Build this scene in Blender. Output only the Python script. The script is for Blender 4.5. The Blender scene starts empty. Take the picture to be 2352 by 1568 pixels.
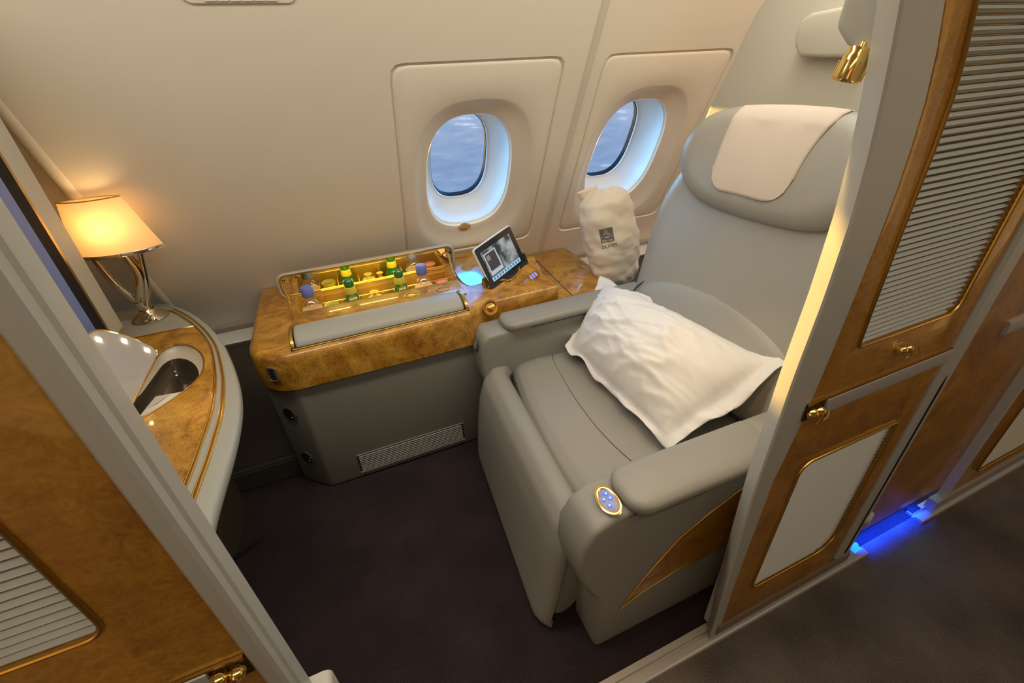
import bpy, bmesh, math, random
from mathutils import Vector, Matrix, noise
from mathutils.bvhtree import BVHTree
random.seed(7)
S = bpy.context.scene
COL = S.collection
PI = math.pi
V = Vector

# ------------------------------------------------------------------ camera
cam_d = bpy.data.cameras.new('camera'); cam = bpy.data.objects.new('camera', cam_d); COL.objects.link(cam)
RX = (0.92066, -0.38725, -0.04914); RY = (-0.24103, -0.46493, -0.85191); RZ = (0.30706, 0.79616, -0.52138)
m = Matrix(((RX[0], -RY[0], -RZ[0], 0), (RX[1], -RY[1], -RZ[1], 0), (RX[2], -RY[2], -RZ[2], 1.5), (0, 0, 0, 1)))
cam.matrix_world = m
cam_d.sensor_width = 36; cam_d.lens = 1007.17 / 2352 * 36; cam_d.clip_start = 0.02; cam_d.clip_end = 200
S.camera = cam
# ------------------------------------------------------------------ view
S.view_settings.view_transform = 'Standard'; S.view_settings.look = 'None'
S.view_settings.exposure = 0.0; S.view_settings.gamma = 1.0; S.view_settings.use_curve_mapping = False
# ------------------------------------------------------------------ world: hazy sky above, sea with small clouds below
w = bpy.data.worlds.new('world'); S.world = w; w.use_nodes = True
nt = w.node_tree; N = nt.nodes; L = nt.links; N.clear()
def nd(t, **k):
    n = N.new(t)
    for a, b in k.items():
        setattr(n, a, b)
    return n
wo = nd('ShaderNodeOutputWorld'); bg = nd('ShaderNodeBackground'); tc = nd('ShaderNodeTexCoord')
sep = nd('ShaderNodeSeparateXYZ'); L.new(tc.outputs['Generated'], sep.inputs[0])
rmp = nd('ShaderNodeValToRGB'); L.new(sep.outputs['Z'], rmp.inputs[0])
mp = nd('ShaderNodeMapRange'); mp.inputs[1].default_value = -0.6; mp.inputs[2].default_value = 0.6
L.new(sep.outputs['Z'], mp.inputs[0]); L.new(mp.outputs[0], rmp.inputs[0])
cr = rmp.color_ramp
cr.elements[0].position = 0.0; cr.elements[0].color = (0.20, 0.33, 0.60, 1)
cr.elements[1].position = 1.0; cr.elements[1].color = (0.28, 2.75, 7.6, 1)
e = cr.elements.new(0.49); e.color = (0.40, 0.52, 0.72, 1)
e = cr.elements.new(0.36); e.color = (0.25, 0.38, 0.62, 1)
e = cr.elements.new(0.505); e.color = (2.3, 6.2, 9.5, 1)
mpn = nd('ShaderNodeMapping'); mpn.inputs['Scale'].default_value = (6, 6, 26); L.new(tc.outputs['Generated'], mpn.inputs[0])
nz = nd('ShaderNodeTexNoise'); nz.inputs['Scale'].default_value = 3.0; nz.inputs['Detail'].default_value = 6; L.new(mpn.outputs[0], nz.inputs['Vector'])
cr2 = nd('ShaderNodeValToRGB'); L.new(nz.outputs[0], cr2.inputs[0])
cr2.color_ramp.elements[0].position = 0.36; cr2.color_ramp.elements[0].color = (0.88, 0.90, 0.93, 1)
e = cr2.color_ramp.elements.new(0.62); e.color = (1.12, 1.08, 1.04, 1)
cr2.color_ramp.elements[2].position = 0.72; cr2.color_ramp.elements[2].color = (2.0, 1.8, 1.5, 1)
mx = nd('ShaderNodeMix', data_type='RGBA', blend_type='MULTIPLY'); mx.inputs[0].default_value = 1
L.new(rmp.outputs[0], mx.inputs[6]); L.new(cr2.outputs[0], mx.inputs[7])
L.new(mx.outputs[2], bg.inputs[0]); bg.inputs[1].default_value = 1.0; L.new(bg.outputs[0], wo.inputs[0])

# ------------------------------------------------------------------ lights
def area(name, loc, rot, sx, sy, power, col, spread=PI):
    l = bpy.data.lights.new(name, 'AREA'); l.shape = 'RECTANGLE'; l.size = sx; l.size_y = sy; l.energy = power; l.color = col; l.spread = spread
    o = bpy.data.objects.new(name, l); COL.objects.link(o); o.location = loc; o.rotation_euler = rot
    return o
sun_d = bpy.data.lights.new('sun', 'SUN'); sun_d.energy = 10.0; sun_d.angle = 0.03; sun_d.color = (1.0, 0.58, 0.11)
sun = bpy.data.objects.new('sun', sun_d); COL.objects.link(sun)
sun.rotation_euler = V((0.09, -1.0, -0.045)).to_track_quat('-Z', 'Y').to_euler()
area('cabin_wash_light', (0.9, 1.02, 2.14), (0, 0, 0), 4.4, 0.22, 36, (1.0, 0.925, 0.775))
area('aisle_ceiling_light', (0.4, -0.4, 2.16), (math.radians(15), 0, 0), 3.8, 0.25, 11, (1.0, 0.92, 0.77))

# ------------------------------------------------------------------ materials
MATS = {}
def mat(name, col, rough=0.5, metal=0.0, coat=0.0, bump=0.0, bscale=200.0, var=0.0, vscale=4.0, emit=None, estr=0.0, spec=0.5, sheen=0.0, ctint=None):
    if name in MATS: return MATS[name]
    mt = bpy.data.materials.new(name); mt.use_nodes = True; n = mt.node_tree.nodes; l = mt.node_tree.links
    b = n['Principled BSDF']
    b.inputs['Base Color'].default_value = (*col, 1); b.inputs['Roughness'].default_value = rough; b.inputs['Metallic'].default_value = metal
    b.inputs['Coat Weight'].default_value = coat; b.inputs['Coat Roughness'].default_value = 0.06
    b.inputs['Specular IOR Level'].default_value = spec; b.inputs['Sheen Weight'].default_value = sheen
    t = n.new('ShaderNodeTexCoord')
    if var:
        z = n.new('ShaderNodeTexNoise'); z.inputs['Scale'].default_value = vscale; z.inputs['Detail'].default_value = 4; l.new(t.outputs['Object'], z.inputs['Vector'])
        r = n.new('ShaderNodeValToRGB'); l.new(z.outputs[0], r.inputs[0])
        r.color_ramp.elements[0].position = 0.3; r.color_ramp.elements[1].position = 0.7
        r.color_ramp.elements[0].color = (*[c * (1 - var) for c in col], 1); r.color_ramp.elements[1].color = (*[min(1, c * (1 + var)) for c in col], 1)
        l.new(r.outputs[0], b.inputs['Base Color'])
    if bump:
        z = n.new('ShaderNodeTexNoise'); z.inputs['Scale'].default_value = bscale; z.inputs['Detail'].default_value = 3; l.new(t.outputs['Object'], z.inputs['Vector'])
        bp = n.new('ShaderNodeBump'); bp.inputs['Strength'].default_value = bump; bp.inputs['Distance'].default_value = 0.002
        l.new(z.outputs[0], bp.inputs['Height']); l.new(bp.outputs[0], b.inputs['Normal'])
    if emit: b.inputs['Emission Color'].default_value = (*emit, 1); b.inputs['Emission Strength'].default_value = estr
    MATS[name] = mt; return mt
def wood(name, dark, mid, light, coat=1.0, scale=1.0, rough=0.35):
    mt = bpy.data.materials.new(name); mt.use_nodes = True; n = mt.node_tree.nodes; l = mt.node_tree.links; b = n['Principled BSDF']
    t = n.new('ShaderNodeTexCoord')
    z1 = n.new('ShaderNodeTexNoise'); z1.inputs['Scale'].default_value = 9 * scale; z1.inputs['Detail'].default_value = 8; z1.inputs['Roughness'].default_value = 0.62; z1.inputs['Distortion'].default_value = 1.6
    l.new(t.outputs['Object'], z1.inputs['Vector'])
    z2 = n.new('ShaderNodeTexNoise'); z2.inputs['Scale'].default_value = 70 * scale; z2.inputs['Detail'].default_value = 5; z2.inputs['Distortion'].default_value = 2.5
    l.new(t.outputs['Object'], z2.inputs['Vector'])
    mm = n.new('ShaderNodeMix'); mm.inputs[0].default_value = 0.38; l.new(z1.outputs[0], mm.inputs[2]); l.new(z2.outputs[0], mm.inputs[3])
    r = n.new('ShaderNodeValToRGB'); l.new(mm.outputs[0], r.inputs[0])
    r.color_ramp.elements[0].position = 0.36; r.color_ramp.elements[0].color = (*dark, 1)
    r.color_ramp.elements[1].position = 0.66; r.color_ramp.elements[1].color = (*light, 1)
    e = r.color_ramp.elements.new(0.5); e.color = (*mid, 1)
    l.new(r.outputs[0], b.inputs['Base Color']); b.inputs['Roughness'].default_value = rough
    b.inputs['Coat Weight'].default_value = coat; b.inputs['Coat Roughness'].default_value = 0.05
    return mt
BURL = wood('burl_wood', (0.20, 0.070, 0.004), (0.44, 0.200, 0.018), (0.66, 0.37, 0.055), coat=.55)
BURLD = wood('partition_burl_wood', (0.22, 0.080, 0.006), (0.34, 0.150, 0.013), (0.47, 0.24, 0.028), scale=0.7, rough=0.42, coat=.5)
LINING = mat('cabin_lining', (0.74, 0.67, 0.55), 0.42, bump=0.05, bscale=500)
REVEAL = mat('window_reveal', (0.86, 0.86, 0.82), 0.35)
SHELL = mat('shell_plastic', (0.50, 0.47, 0.39), 0.5, bump=0.08, bscale=600)
POST = mat('post_plastic', (0.42, 0.405, 0.355), 0.42, bump=0.06, bscale=600)
LEATH = mat('grey_leather', (0.285, 0.272, 0.24), 0.46, bump=0.22, bscale=260, var=0.04, vscale=3)
LEATHD = mat('grey_leather_backrest', (0.335, 0.32, 0.285), 0.42, bump=0.22, bscale=260, var=0.04, vscale=3)
SEAM = mat('dark_seam', (0.06, 0.055, 0.05), 0.8)
CAB = mat('cabinet_grey', (0.20, 0.19, 0.155), 0.55)
DADO = mat('dark_dado', (0.055, 0.040, 0.028), 0.6)
RUBBER = mat('black_rubber', (0.010, 0.010, 0.011), 0.75, spec=.2)
BLACKG = mat('black_gloss', (0.012, 0.012, 0.014), 0.12, coat=1)
GOLD = mat('gold_metal', (0.95, 0.66, 0.22), 0.16, 1.0)
GOLDL = mat('minibar_gold', (0.92, 0.72, 0.26), 0.3, .9)
GOLDD = mat('gold_satin', (0.62, 0.38, 0.09), 0.3, 1.0)
MIRROR = mat('gold_mirror', (0.85, 0.80, 0.55), 0.03, 1.0)
VMIR = mat('vanity_mirror_glass', (0.62, 0.61, 0.64), 0.10, .35, coat=.6)  # pale lavender base paints in the bright reflection seen in the mirror
CHROME = mat('chrome', (0.72, 0.66, 0.56), 0.08, 1.0)
STEEL = mat('brushed_steel', (0.55, 0.54, 0.50), 0.28, 1.0)
TRACK = mat('track_metal', (0.50, 0.47, 0.43), 0.40, 0.35)
RAIL = mat('waist_rail_satin', (0.46, 0.43, 0.40), 0.38, 0.25)
WHITE = mat('white_plastic', (0.80, 0.79, 0.76), 0.4)
SLAT = mat('shutter_slat', (0.53, 0.52, 0.46), 0.5)
COTTON = mat('white_cotton', (0.78, 0.76, 0.74), 0.85, bump=0.35, bscale=350, sheen=0.3)
MACAS = mat('antimacassar_cloth', (0.60, 0.51, 0.43), 0.85, bump=0.3, bscale=700, sheen=0.2)
BAGM = mat('cream_bag_cloth', (0.74, 0.65, 0.52), 0.75, bump=0.2, bscale=400)
INK = mat('grey_print', (0.16, 0.15, 0.13), 0.7)
LEDW = mat('warm_led', (1, 0.9, 0.6), 0.5, emit=(1.0, 0.80, 0.30), estr=14)
LEDV = mat('vanity_led', (1, 0.9, 0.7), 0.5, emit=(1.0, 0.85, 0.5), estr=30)
LEDB = mat('blue_led', (0.05, 0.1, 1), 0.4, emit=(0.0, 0.06, 1.0), estr=6)
LEDC = mat('cyan_marker', (0.05, 0.3, 1), 0.4, emit=(0.02, 0.25, 1.0), estr=1.6)
def glass(name, col, rough=0.02, mixf=0.85):
    mt = bpy.data.materials.new(name); mt.use_nodes = True; n = mt.node_tree.nodes; l = mt.node_tree.links
    o = n['Material Output']; n.remove(n['Principled BSDF'])
    tr = n.new('ShaderNodeBsdfTransparent'); tr.inputs[0].default_value = (*col, 1)
    gl = n.new('ShaderNodeBsdfGlossy'); gl.inputs['Roughness'].default_value = rough
    mm = n.new('ShaderNodeMixShader'); mm.inputs[0].default_value = 1 - mixf; l.new(tr.outputs[0], mm.inputs[1]); l.new(gl.outputs[0], mm.inputs[2]); l.new(mm.outputs[0], o.inputs[0])
    return mt
PANE = glass('window_glass', (0.97, 0.98, 1.0), mixf=.97)
CLEAR = glass('clear_plastic', (0.93, 0.95, 0.97))
GREENG = mat('green_bottle_glass', (0.01, 0.16, 0.035), 0.06, coat=1, spec=0.8)
WATER = mat('peach_label_bottle', (0.80, 0.50, 0.30), 0.25, coat=0.6)
CAPB = mat('blue_cap', (0.16, 0.20, 0.62), 0.4)
LABY = mat('yellow_label', (0.78, 0.66, 0.08), 0.5)
INKG = mat('green_label_text', (0.01, 0.12, 0.02), 0.5)
LABG = mat('bright_label_text', (0.95, 0.95, 0.55), 0.5)
CUPM = mat('green_cup', (0.30, 0.34, 0.06), 0.15, coat=1)
PINK = mat('pink_lid', (0.80, 0.24, 0.14), 0.35)
def carpet(name, c1, c2, sc):
    mt = bpy.data.materials.new(name); mt.use_nodes = True; n = mt.node_tree.nodes; l = mt.node_tree.links; b = n['Principled BSDF']
    t = n.new('ShaderNodeTexCoord')
    z = n.new('ShaderNodeTexNoise'); z.inputs['Scale'].default_value = sc; z.inputs['Detail'].default_value = 4; l.new(t.outputs['Object'], z.inputs['Vector'])
    zb = n.new('ShaderNodeTexNoise'); zb.inputs['Scale'].default_value = 4; zb.inputs['Detail'].default_value = 3; l.new(t.outputs['Object'], zb.inputs['Vector'])
    mm = n.new('ShaderNodeMix'); mm.inputs[0].default_value = 0.35; l.new(z.outputs[0], mm.inputs[2]); l.new(zb.outputs[0], mm.inputs[3])
    r = n.new('ShaderNodeValToRGB'); l.new(mm.outputs[0], r.inputs[0]); r.color_ramp.elements[0].position = 0.38; r.color_ramp.elements[1].position = 0.64
    r.color_ramp.elements[0].color = (*c1, 1); r.color_ramp.elements[1].color = (*c2, 1); l.new(r.outputs[0], b.inputs['Base Color'])
    bp = n.new('ShaderNodeBump'); bp.inputs['Strength'].default_value = 0.9; bp.inputs['Distance'].default_value = 0.004; l.new(z.outputs[0], bp.inputs['Height']); l.new(bp.outputs[0], b.inputs['Normal'])
    b.inputs['Roughness'].default_value = 0.95; b.inputs['Specular IOR Level'].default_value = 0.1
    return mt
CARP_S = carpet('suite_carpet', (0.020, 0.014, 0.015), (0.054, 0.038, 0.040), 300)
CARP_A = carpet('aisle_carpet', (0.070, 0.056, 0.047), (0.27, 0.22, 0.18), 420)

# ------------------------------------------------------------------ mesh helpers
def tag(o, label=None, cat=None, group=None, kind=None):
    if label: o['label'] = label
    if cat: o['category'] = cat
    if group: o['group'] = group
    if kind: o['kind'] = kind
    return o
def thing(name, loc, label, cat, group=None, kind=None):
    o = bpy.data.objects.new(name, None); COL.objects.link(o); o.location = loc; o.empty_display_size = 0.05
    bpy.context.view_layer.update()
    return tag(o, label, cat, group, kind)
def mesh(name, verts, faces, mt, parent=None, smooth=True, bevel=0.0, seg=3, angle=40, subsurf=0, solid=0.0, fix=True):
    me = bpy.data.meshes.new(name); me.from_pydata([tuple(v) for v in verts], [], faces)
    bm = bmesh.new(); bm.from_mesh(me)
    bmesh.ops.remove_doubles(bm, verts=bm.verts, dist=1e-6)
    if fix: bmesh.ops.recalc_face_normals(bm, faces=bm.faces)
    bm.to_mesh(me); bm.free()
    me.materials.append(mt)
    o = bpy.data.objects.new(name, me); COL.objects.link(o)
    if parent is not None:
        o.parent = parent
        if parent.type == 'EMPTY': o.matrix_parent_inverse = Matrix.Translation(-V(parent.location))
    if solid:
        md = o.modifiers.new('solid', 'SOLIDIFY'); md.thickness = solid; md.offset = -1
    if bevel:
        md = o.modifiers.new('bevel', 'BEVEL'); md.width = bevel; md.segments = seg; md.limit_method = 'ANGLE'; md.angle_limit = math.radians(30)
    if subsurf:
        md = o.modifiers.new('sub', 'SUBSURF'); md.levels = subsurf; md.render_levels = subsurf
    if smooth:
        for p in me.polygons: p.use_smooth = True
        me.set_sharp_from_angle(angle=math.radians(angle)) if not (bevel or subsurf) else None
    return o
class MB:
    def __init__(s): s.v = []; s.f = []
    def add(s, vs, fs):
        k = len(s.v); s.v += [V(a) for a in vs]; s.f += [[i + k for i in g] for g in fs]; return s
    def box(s, a, b):
        x0, y0, z0 = a; x1, y1, z1 = b
        return s.hexa([(x0, y0, z0), (x1, y0, z0), (x1, y1, z0), (x0, y1, z0), (x0, y0, z1), (x1, y0, z1), (x1, y1, z1), (x0, y1, z1)])
    def hexa(s, p):
        return s.add(p, [(0, 3, 2, 1), (4, 5, 6, 7), (0, 1, 5, 4), (1, 2, 6, 5), (2, 3, 7, 6), (3, 0, 4, 7)])
    def prism(s, pts, d):
        n = len(pts); d = V(d); P = [V(p) for p in pts]
        return s.add(P + [p + d for p in P], [list(range(n))[::-1], list(range(n, 2 * n))] + [[i, (i + 1) % n, (i + 1) % n + n, i + n] for i in range(n)])
    def tube(s, path, r, n=10, closed=False, flat=1.0, up=None, caps=True):
        P = [V(p) for p in path]; m_ = len(P); rings = []
        prev = None
        for i, p in enumerate(P):
            if closed: t = (P[(i + 1) % m_] - P[i - 1])
            else: t = P[min(i + 1, m_ - 1)] - P[max(i - 1, 0)]
            t.normalize()
            if prev is None:
                a = V(up) if up else (V((0, 0, 1)) if abs(t.z) < 0.9 else V((1, 0, 0)))
            else: a = prev
            a = (a - t * a.dot(t)).normalized(); prev = a
            b = t.cross(a); rr = r[i] if isinstance(r, (list, tuple)) else r
            rings.append([p + a * math.cos(2 * PI * k / n) * rr * flat + b * math.sin(2 * PI * k / n) * rr for k in range(n)])
        vs = [q for g in rings for q in g]; fs = []
        for i in range(m_ if closed else m_ - 1):
            j = (i + 1) % m_
            for k in range(n): fs.append([i * n + k, i * n + (k + 1) % n, j * n + (k + 1) % n, j * n + k])
        if not closed and caps: fs += [list(range(n))[::-1], [(m_ - 1) * n + k for k in range(n)]]
        return s.add(vs, fs)
    def lathe(s, prof, c=(0, 0, 0), axis=(0, 0, 1), n=32, sx=1.0, ref=None, close=True):
        ax = V(axis).normalized(); a = V(ref) if ref else (V((1, 0, 0)) if abs(ax.x) < 0.9 else V((0, 1, 0)))
        a = (a - ax * a.dot(ax)).normalized(); b = ax.cross(a); c = V(c)
        vs = []; m_ = len(prof)
        for r, h in prof:
            for k in range(n): vs.append(c + ax * h + a * (r * sx * math.cos(2 * PI * k / n)) + b * (r * math.sin(2 * PI * k / n)))
        fs = [[i * n + k, i * n + (k + 1) % n, (i + 1) * n + (k + 1) % n, (i + 1) * n + k] for i in range(m_ - 1) for k in range(n)]
        if close: fs += [list(range(n))[::-1], [(m_ - 1) * n + k for k in range(n)]]
        return s.add(vs, fs)
    def grid(s, fn, nu, nv, uw=False):
        vs = [fn(i / (nu - (0 if uw else 1)), j / (nv - 1)) for i in range(nu) for j in range(nv)]
        fs = []
        for i in range(nu if uw else nu - 1):
            for j in range(nv - 1):
                i2 = (i + 1) % nu; fs.append([i * nv + j, i2 * nv + j, i2 * nv + j + 1, i * nv + j + 1])
        return s.add(vs, fs)
    def rings(s, R, cap0=False, cap1=False):
        n = len(R[0]); k0 = len(s.v); s.v += [V(p) for g in R for p in g]
        for i in range(len(R) - 1):
            for k in range(n): s.f.append([k0 + i * n + k, k0 + i * n + (k + 1) % n, k0 + (i + 1) * n + (k + 1) % n, k0 + (i + 1) * n + k])
        if cap0: s.f.append([k0 + k for k in range(n)][::-1])
        if cap1: s.f.append([k0 + (len(R) - 1) * n + k for k in range(n)])
        return s
    def build(s, name, mt, parent=None, **k): return mesh(name, s.v, s.f, mt, parent, **k)
def rrect(cx, cy, w_, h_, r, n=6):
    "rounded rectangle outline, counter-clockwise"
    out = []
    for (sx, sy, a0) in ((1, 1, 0), (-1, 1, 90), (-1, -1, 180), (1, -1, 270)):
        for i in range(n + 1):
            a = math.radians(a0 + 90 * i / n); out.append((cx + sx * (w_ / 2 - r) + r * math.cos(a), cy + sy * (h_ / 2 - r) + r * math.sin(a)))
    return out
def smoothpoly(pts, it=2, closed=True):
    "Chaikin corner cutting"
    P = [V(p) for p in pts]
    for _ in range(it):
        Q = []; n = len(P)
        rng = range(n) if closed else range(n - 1)
        if not closed: Q.append(P[0])
        for i in rng:
            a, b = P[i], P[(i + 1) % n]; Q += [a * .75 + b * .25, a * .25 + b * .75]
        if not closed: Q.append(P[-1])
        P = Q
    return P
def superell(cx, cy, a, b, p, n=96, top=0.0):
    out = []
    for k in range(n):
        t = 2 * PI * k / n; c, s_ = math.cos(t), math.sin(t)
        x = abs(c) ** (2 / p) * (1 if c >= 0 else -1); y = abs(s_) ** (2 / p) * (1 if s_ >= 0 else -1)
        out.append((cx + a * x * (1 - top * y), cy + b * y))
    return out
def cushion(name, outline, O, U, Vv, Nn, thick, dome, mt, parent, nr=7, wr=0.0, p=2.2, back=True):
    "a padded shape: a 2D outline on the frame (O,U,V), doming towards N"
    O, U, Vv, Nn = V(O), V(U).normalized(), V(Vv).normalized(), V(Nn).normalized()
    n = len(outline); cx = sum(q[0] for q in outline) / n; cy = sum(q[1] for q in outline) / n
    rings = []
    def pt(x, y, h):
        q = O + U * x + Vv * y + Nn * h
        if wr: q += Nn * wr * noise.noise(V((x * 9, y * 9, 3)))
        return q
    if back: rings.append([pt(cx + (x - cx) * 0.9, cy + (y - cy) * 0.9, 0) for x, y in outline])
    rings.append([pt(x, y, thick * .18) for x, y in outline])
    rings.append([pt(x, y, thick * .55) for x, y in outline])
    for i in range(1, nr + 1):
        t = i / nr; sc = 1 - t if i < nr else 0.02
        sc = max(sc, 0.02) ** 0.8
        h = thick * (0.55 + 0.45 * (1 - (1 - min(1, t * 3.2)) ** p) if t * 3.2 < 1 else 1.0) + dome * (1 - sc ** 2)
        rings.append([pt(cx + (x - cx) * sc, cy + (y - cy) * sc, h) for x, y in outline])
    mb = MB().rings(rings, cap0=True, cap1=True)
    return mb.build(name, mt, parent, angle=80)
def apply_mods(o):
    dg = bpy.context.evaluated_depsgraph_get(); me = bpy.data.meshes.new_from_object(o.evaluated_get(dg)); old = o.data
    o.modifiers.clear(); o.data = me; me.name = old.name
    if not me.materials: me.materials.append(old.materials[0])
    return o
def cut(o, *cutters):
    "boolean difference with temporary cutters, then drop the cutters"
    for c in cutters:
        md = o.modifiers.new('cut', 'BOOLEAN'); md.operation = 'DIFFERENCE'; md.object = c; md.solver = 'EXACT'
    bpy.context.view_layer.update(); apply_mods(o)
    for c in cutters: bpy.data.objects.remove(c)
    for p in o.data.polygons: p.use_smooth = False
    return o
def finish(o, bevel=0.0, seg=2):
    for p in o.data.polygons: p.use_smooth = True
    if bevel:
        md = o.modifiers.new('bevel', 'BEVEL'); md.width = bevel; md.segments = seg; md.limit_method = 'ANGLE'; md.angle_limit = math.radians(35); md.harden_normals = False
    else: o.data.set_sharp_from_angle(angle=math.radians(35))
    return o
def text_mesh(s, size, extrude, bold=0.0):
    c = bpy.data.curves.new('t', 'FONT'); c.body = s; c.size = size; c.extrude = extrude; c.offset = bold; c.align_x = 'CENTER'; c.align_y = 'CENTER'; c.resolution_u = 3
    o = bpy.data.objects.new('t', c); COL.objects.link(o); bpy.context.view_layer.update()
    me = bpy.data.meshes.new_from_object(o.evaluated_get(bpy.context.evaluated_depsgraph_get()))
    vs = [V(v.co) for v in me.vertices]; fs = [list(p.vertices) for p in me.polygons]
    bpy.data.objects.remove(o); return vs, fs
def text(name, s, size, O, U, Vv, mt, parent, extrude=0.0006, bold=0.0, label=None):
    vs, fs = text_mesh(s, size, extrude, bold); U = V(U).normalized(); Vv = V(Vv).normalized(); Nn = U.cross(Vv); O = V(O)
    o = mesh(name, [O + U * v.x + Vv * v.y + Nn * v.z for v in vs], fs, mt, parent, smooth=False, fix=False)
    if label: o['label'] = label
    return o

# ================================================================== THE SETTING
TAN = 0.488; NY, NZ = 0.8987, 0.4385
def W(x, z, d=0.0):
    "point on the leaning cabin lining at height z; d = metres outboard of it"
    return V((x, 2.55 - TAN * z + NY * d, z + NZ * d))
fl = MB().add([(-1.6, .425, 0), (2.6, .425, 0), (2.6, 2.5, 0), (-1.6, 2.5, 0)], [(0, 1, 2, 3)]).build('floor', CARP_S, smooth=False, fix=False); tag(fl, 'dark plum carpet inside the suite', 'floor', kind='structure')
fa = MB().add([(-3, -1.6, 0), (5.5, -1.6, 0), (5.5, .425, 0), (-3, .425, 0)], [(0, 1, 2, 3)]).build('floor_aisle', CARP_A, smooth=False, fix=False); tag(fa, 'brown ribbed aisle carpet outside the suite', 'floor', kind='structure')
f3 = MB().add([(2.6, .425, 0), (5.5, .425, 0), (5.5, 2.5, 0), (2.6, 2.5, 0)], [(0, 1, 2, 3)]).build('floor_rear', CARP_S, smooth=False, fix=False); tag(f3, 'carpet of the next suite aft', 'floor', kind='structure')
ce = MB().box((-3, -1.6, 2.2), (5.5, 2.6, 2.25)).build('ceiling', mat('ceiling_paint', (0.62, 0.56, 0.46), 0.6), smooth=False); tag(ce, 'cream cabin ceiling', 'ceiling', kind='structure')
for nm, a, b in (('wall_inboard', (-3, -1.65, 0), (5.5, -1.6, 2.2)), ('wall_forward', (-3.05, -1.6, 0), (-3, 2.6, 2.2)), ('wall_aft', (5.5, -1.6, 0), (5.55, 2.6, 2.2))):
    o = MB().box(a, b).build(nm, mat('far_wall_paint', (0.35, 0.30, 0.24), 0.6), smooth=False); tag(o, 'plain cabin ' + nm[5:] + ' wall', 'wall', kind='structure')

# cells of the lining, each with a shallow panel and a window
def rect_ring(x0, x1, z0, z1, like, cx, cz):
    "project an outline radially onto a rectangle"
    out = []
    for (x, z) in like:
        dx, dz = x - cx, z - cz; t = min(((x1 - cx) / dx if dx > 0 else (x0 - cx) / dx) if abs(dx) > 1e-9 else 1e9, ((z1 - cz) / dz if dz > 0 else (z0 - cz) / dz) if abs(dz) > 1e-9 else 1e9)
        out.append((cx + dx * t, cz + dz * t))
    return out
def snap(ring, x0, x1, z0, z1):
    for (cx_, cz_) in ((x0, z0), (x1, z0), (x1, z1), (x0, z1)):
        k = min(range(len(ring)), key=lambda i: (ring[i][0] - cx_) ** 2 + (ring[i][1] - cz_) ** 2); ring[k] = (cx_, cz_)
    return ring
wl = MB()
wl.add([W(-.745, .49), W(.10, .49), W(.10, 1.0), W(-.755, 1.0), W(.10, 2.2), W(-.785, 2.2)], [(0, 1, 2, 3), (3, 2, 4, 5)])
WINS = [(0.645, 0.63), (1.515, 1.485)]
PZ0, PZ1 = 0.705, 1.548
def panel_outline(pc):
    pz = (PZ0 + PZ1) / 2; n = 120; out = []
    hw, hh, r = .348, (PZ1 - PZ0) / 2, .045
    for k in range(n):
        t = 2 * PI * (k + .5) / n; c, s_ = math.cos(t), math.sin(t)
        p = 14.0; x = abs(c) ** (2 / p) * (1 if c >= 0 else -1); y = abs(s_) ** (2 / p) * (1 if s_ >= 0 else -1)
        # radial sampling of the box for even spacing
        tt = 1 / max(abs(c) / hw, abs(s_) / hh) ; X, Y = c * tt, s_ * tt
        # round the corners
        ax, ay = abs(X), abs(Y)
        if ax > hw - r and ay > hh - r:
            dx, dy = ax - (hw - r), ay - (hh - r); l_ = math.hypot(dx, dy)
            if l_ > r: dx, dy = dx / l_ * r, dy / l_ * r
            ax, ay = hw - r + dx, hh - r + dy
            X, Y = math.copysign(ax, X), math.copysign(ay, Y)
        out.append((pc + X, pz + Y))
    return out
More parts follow.
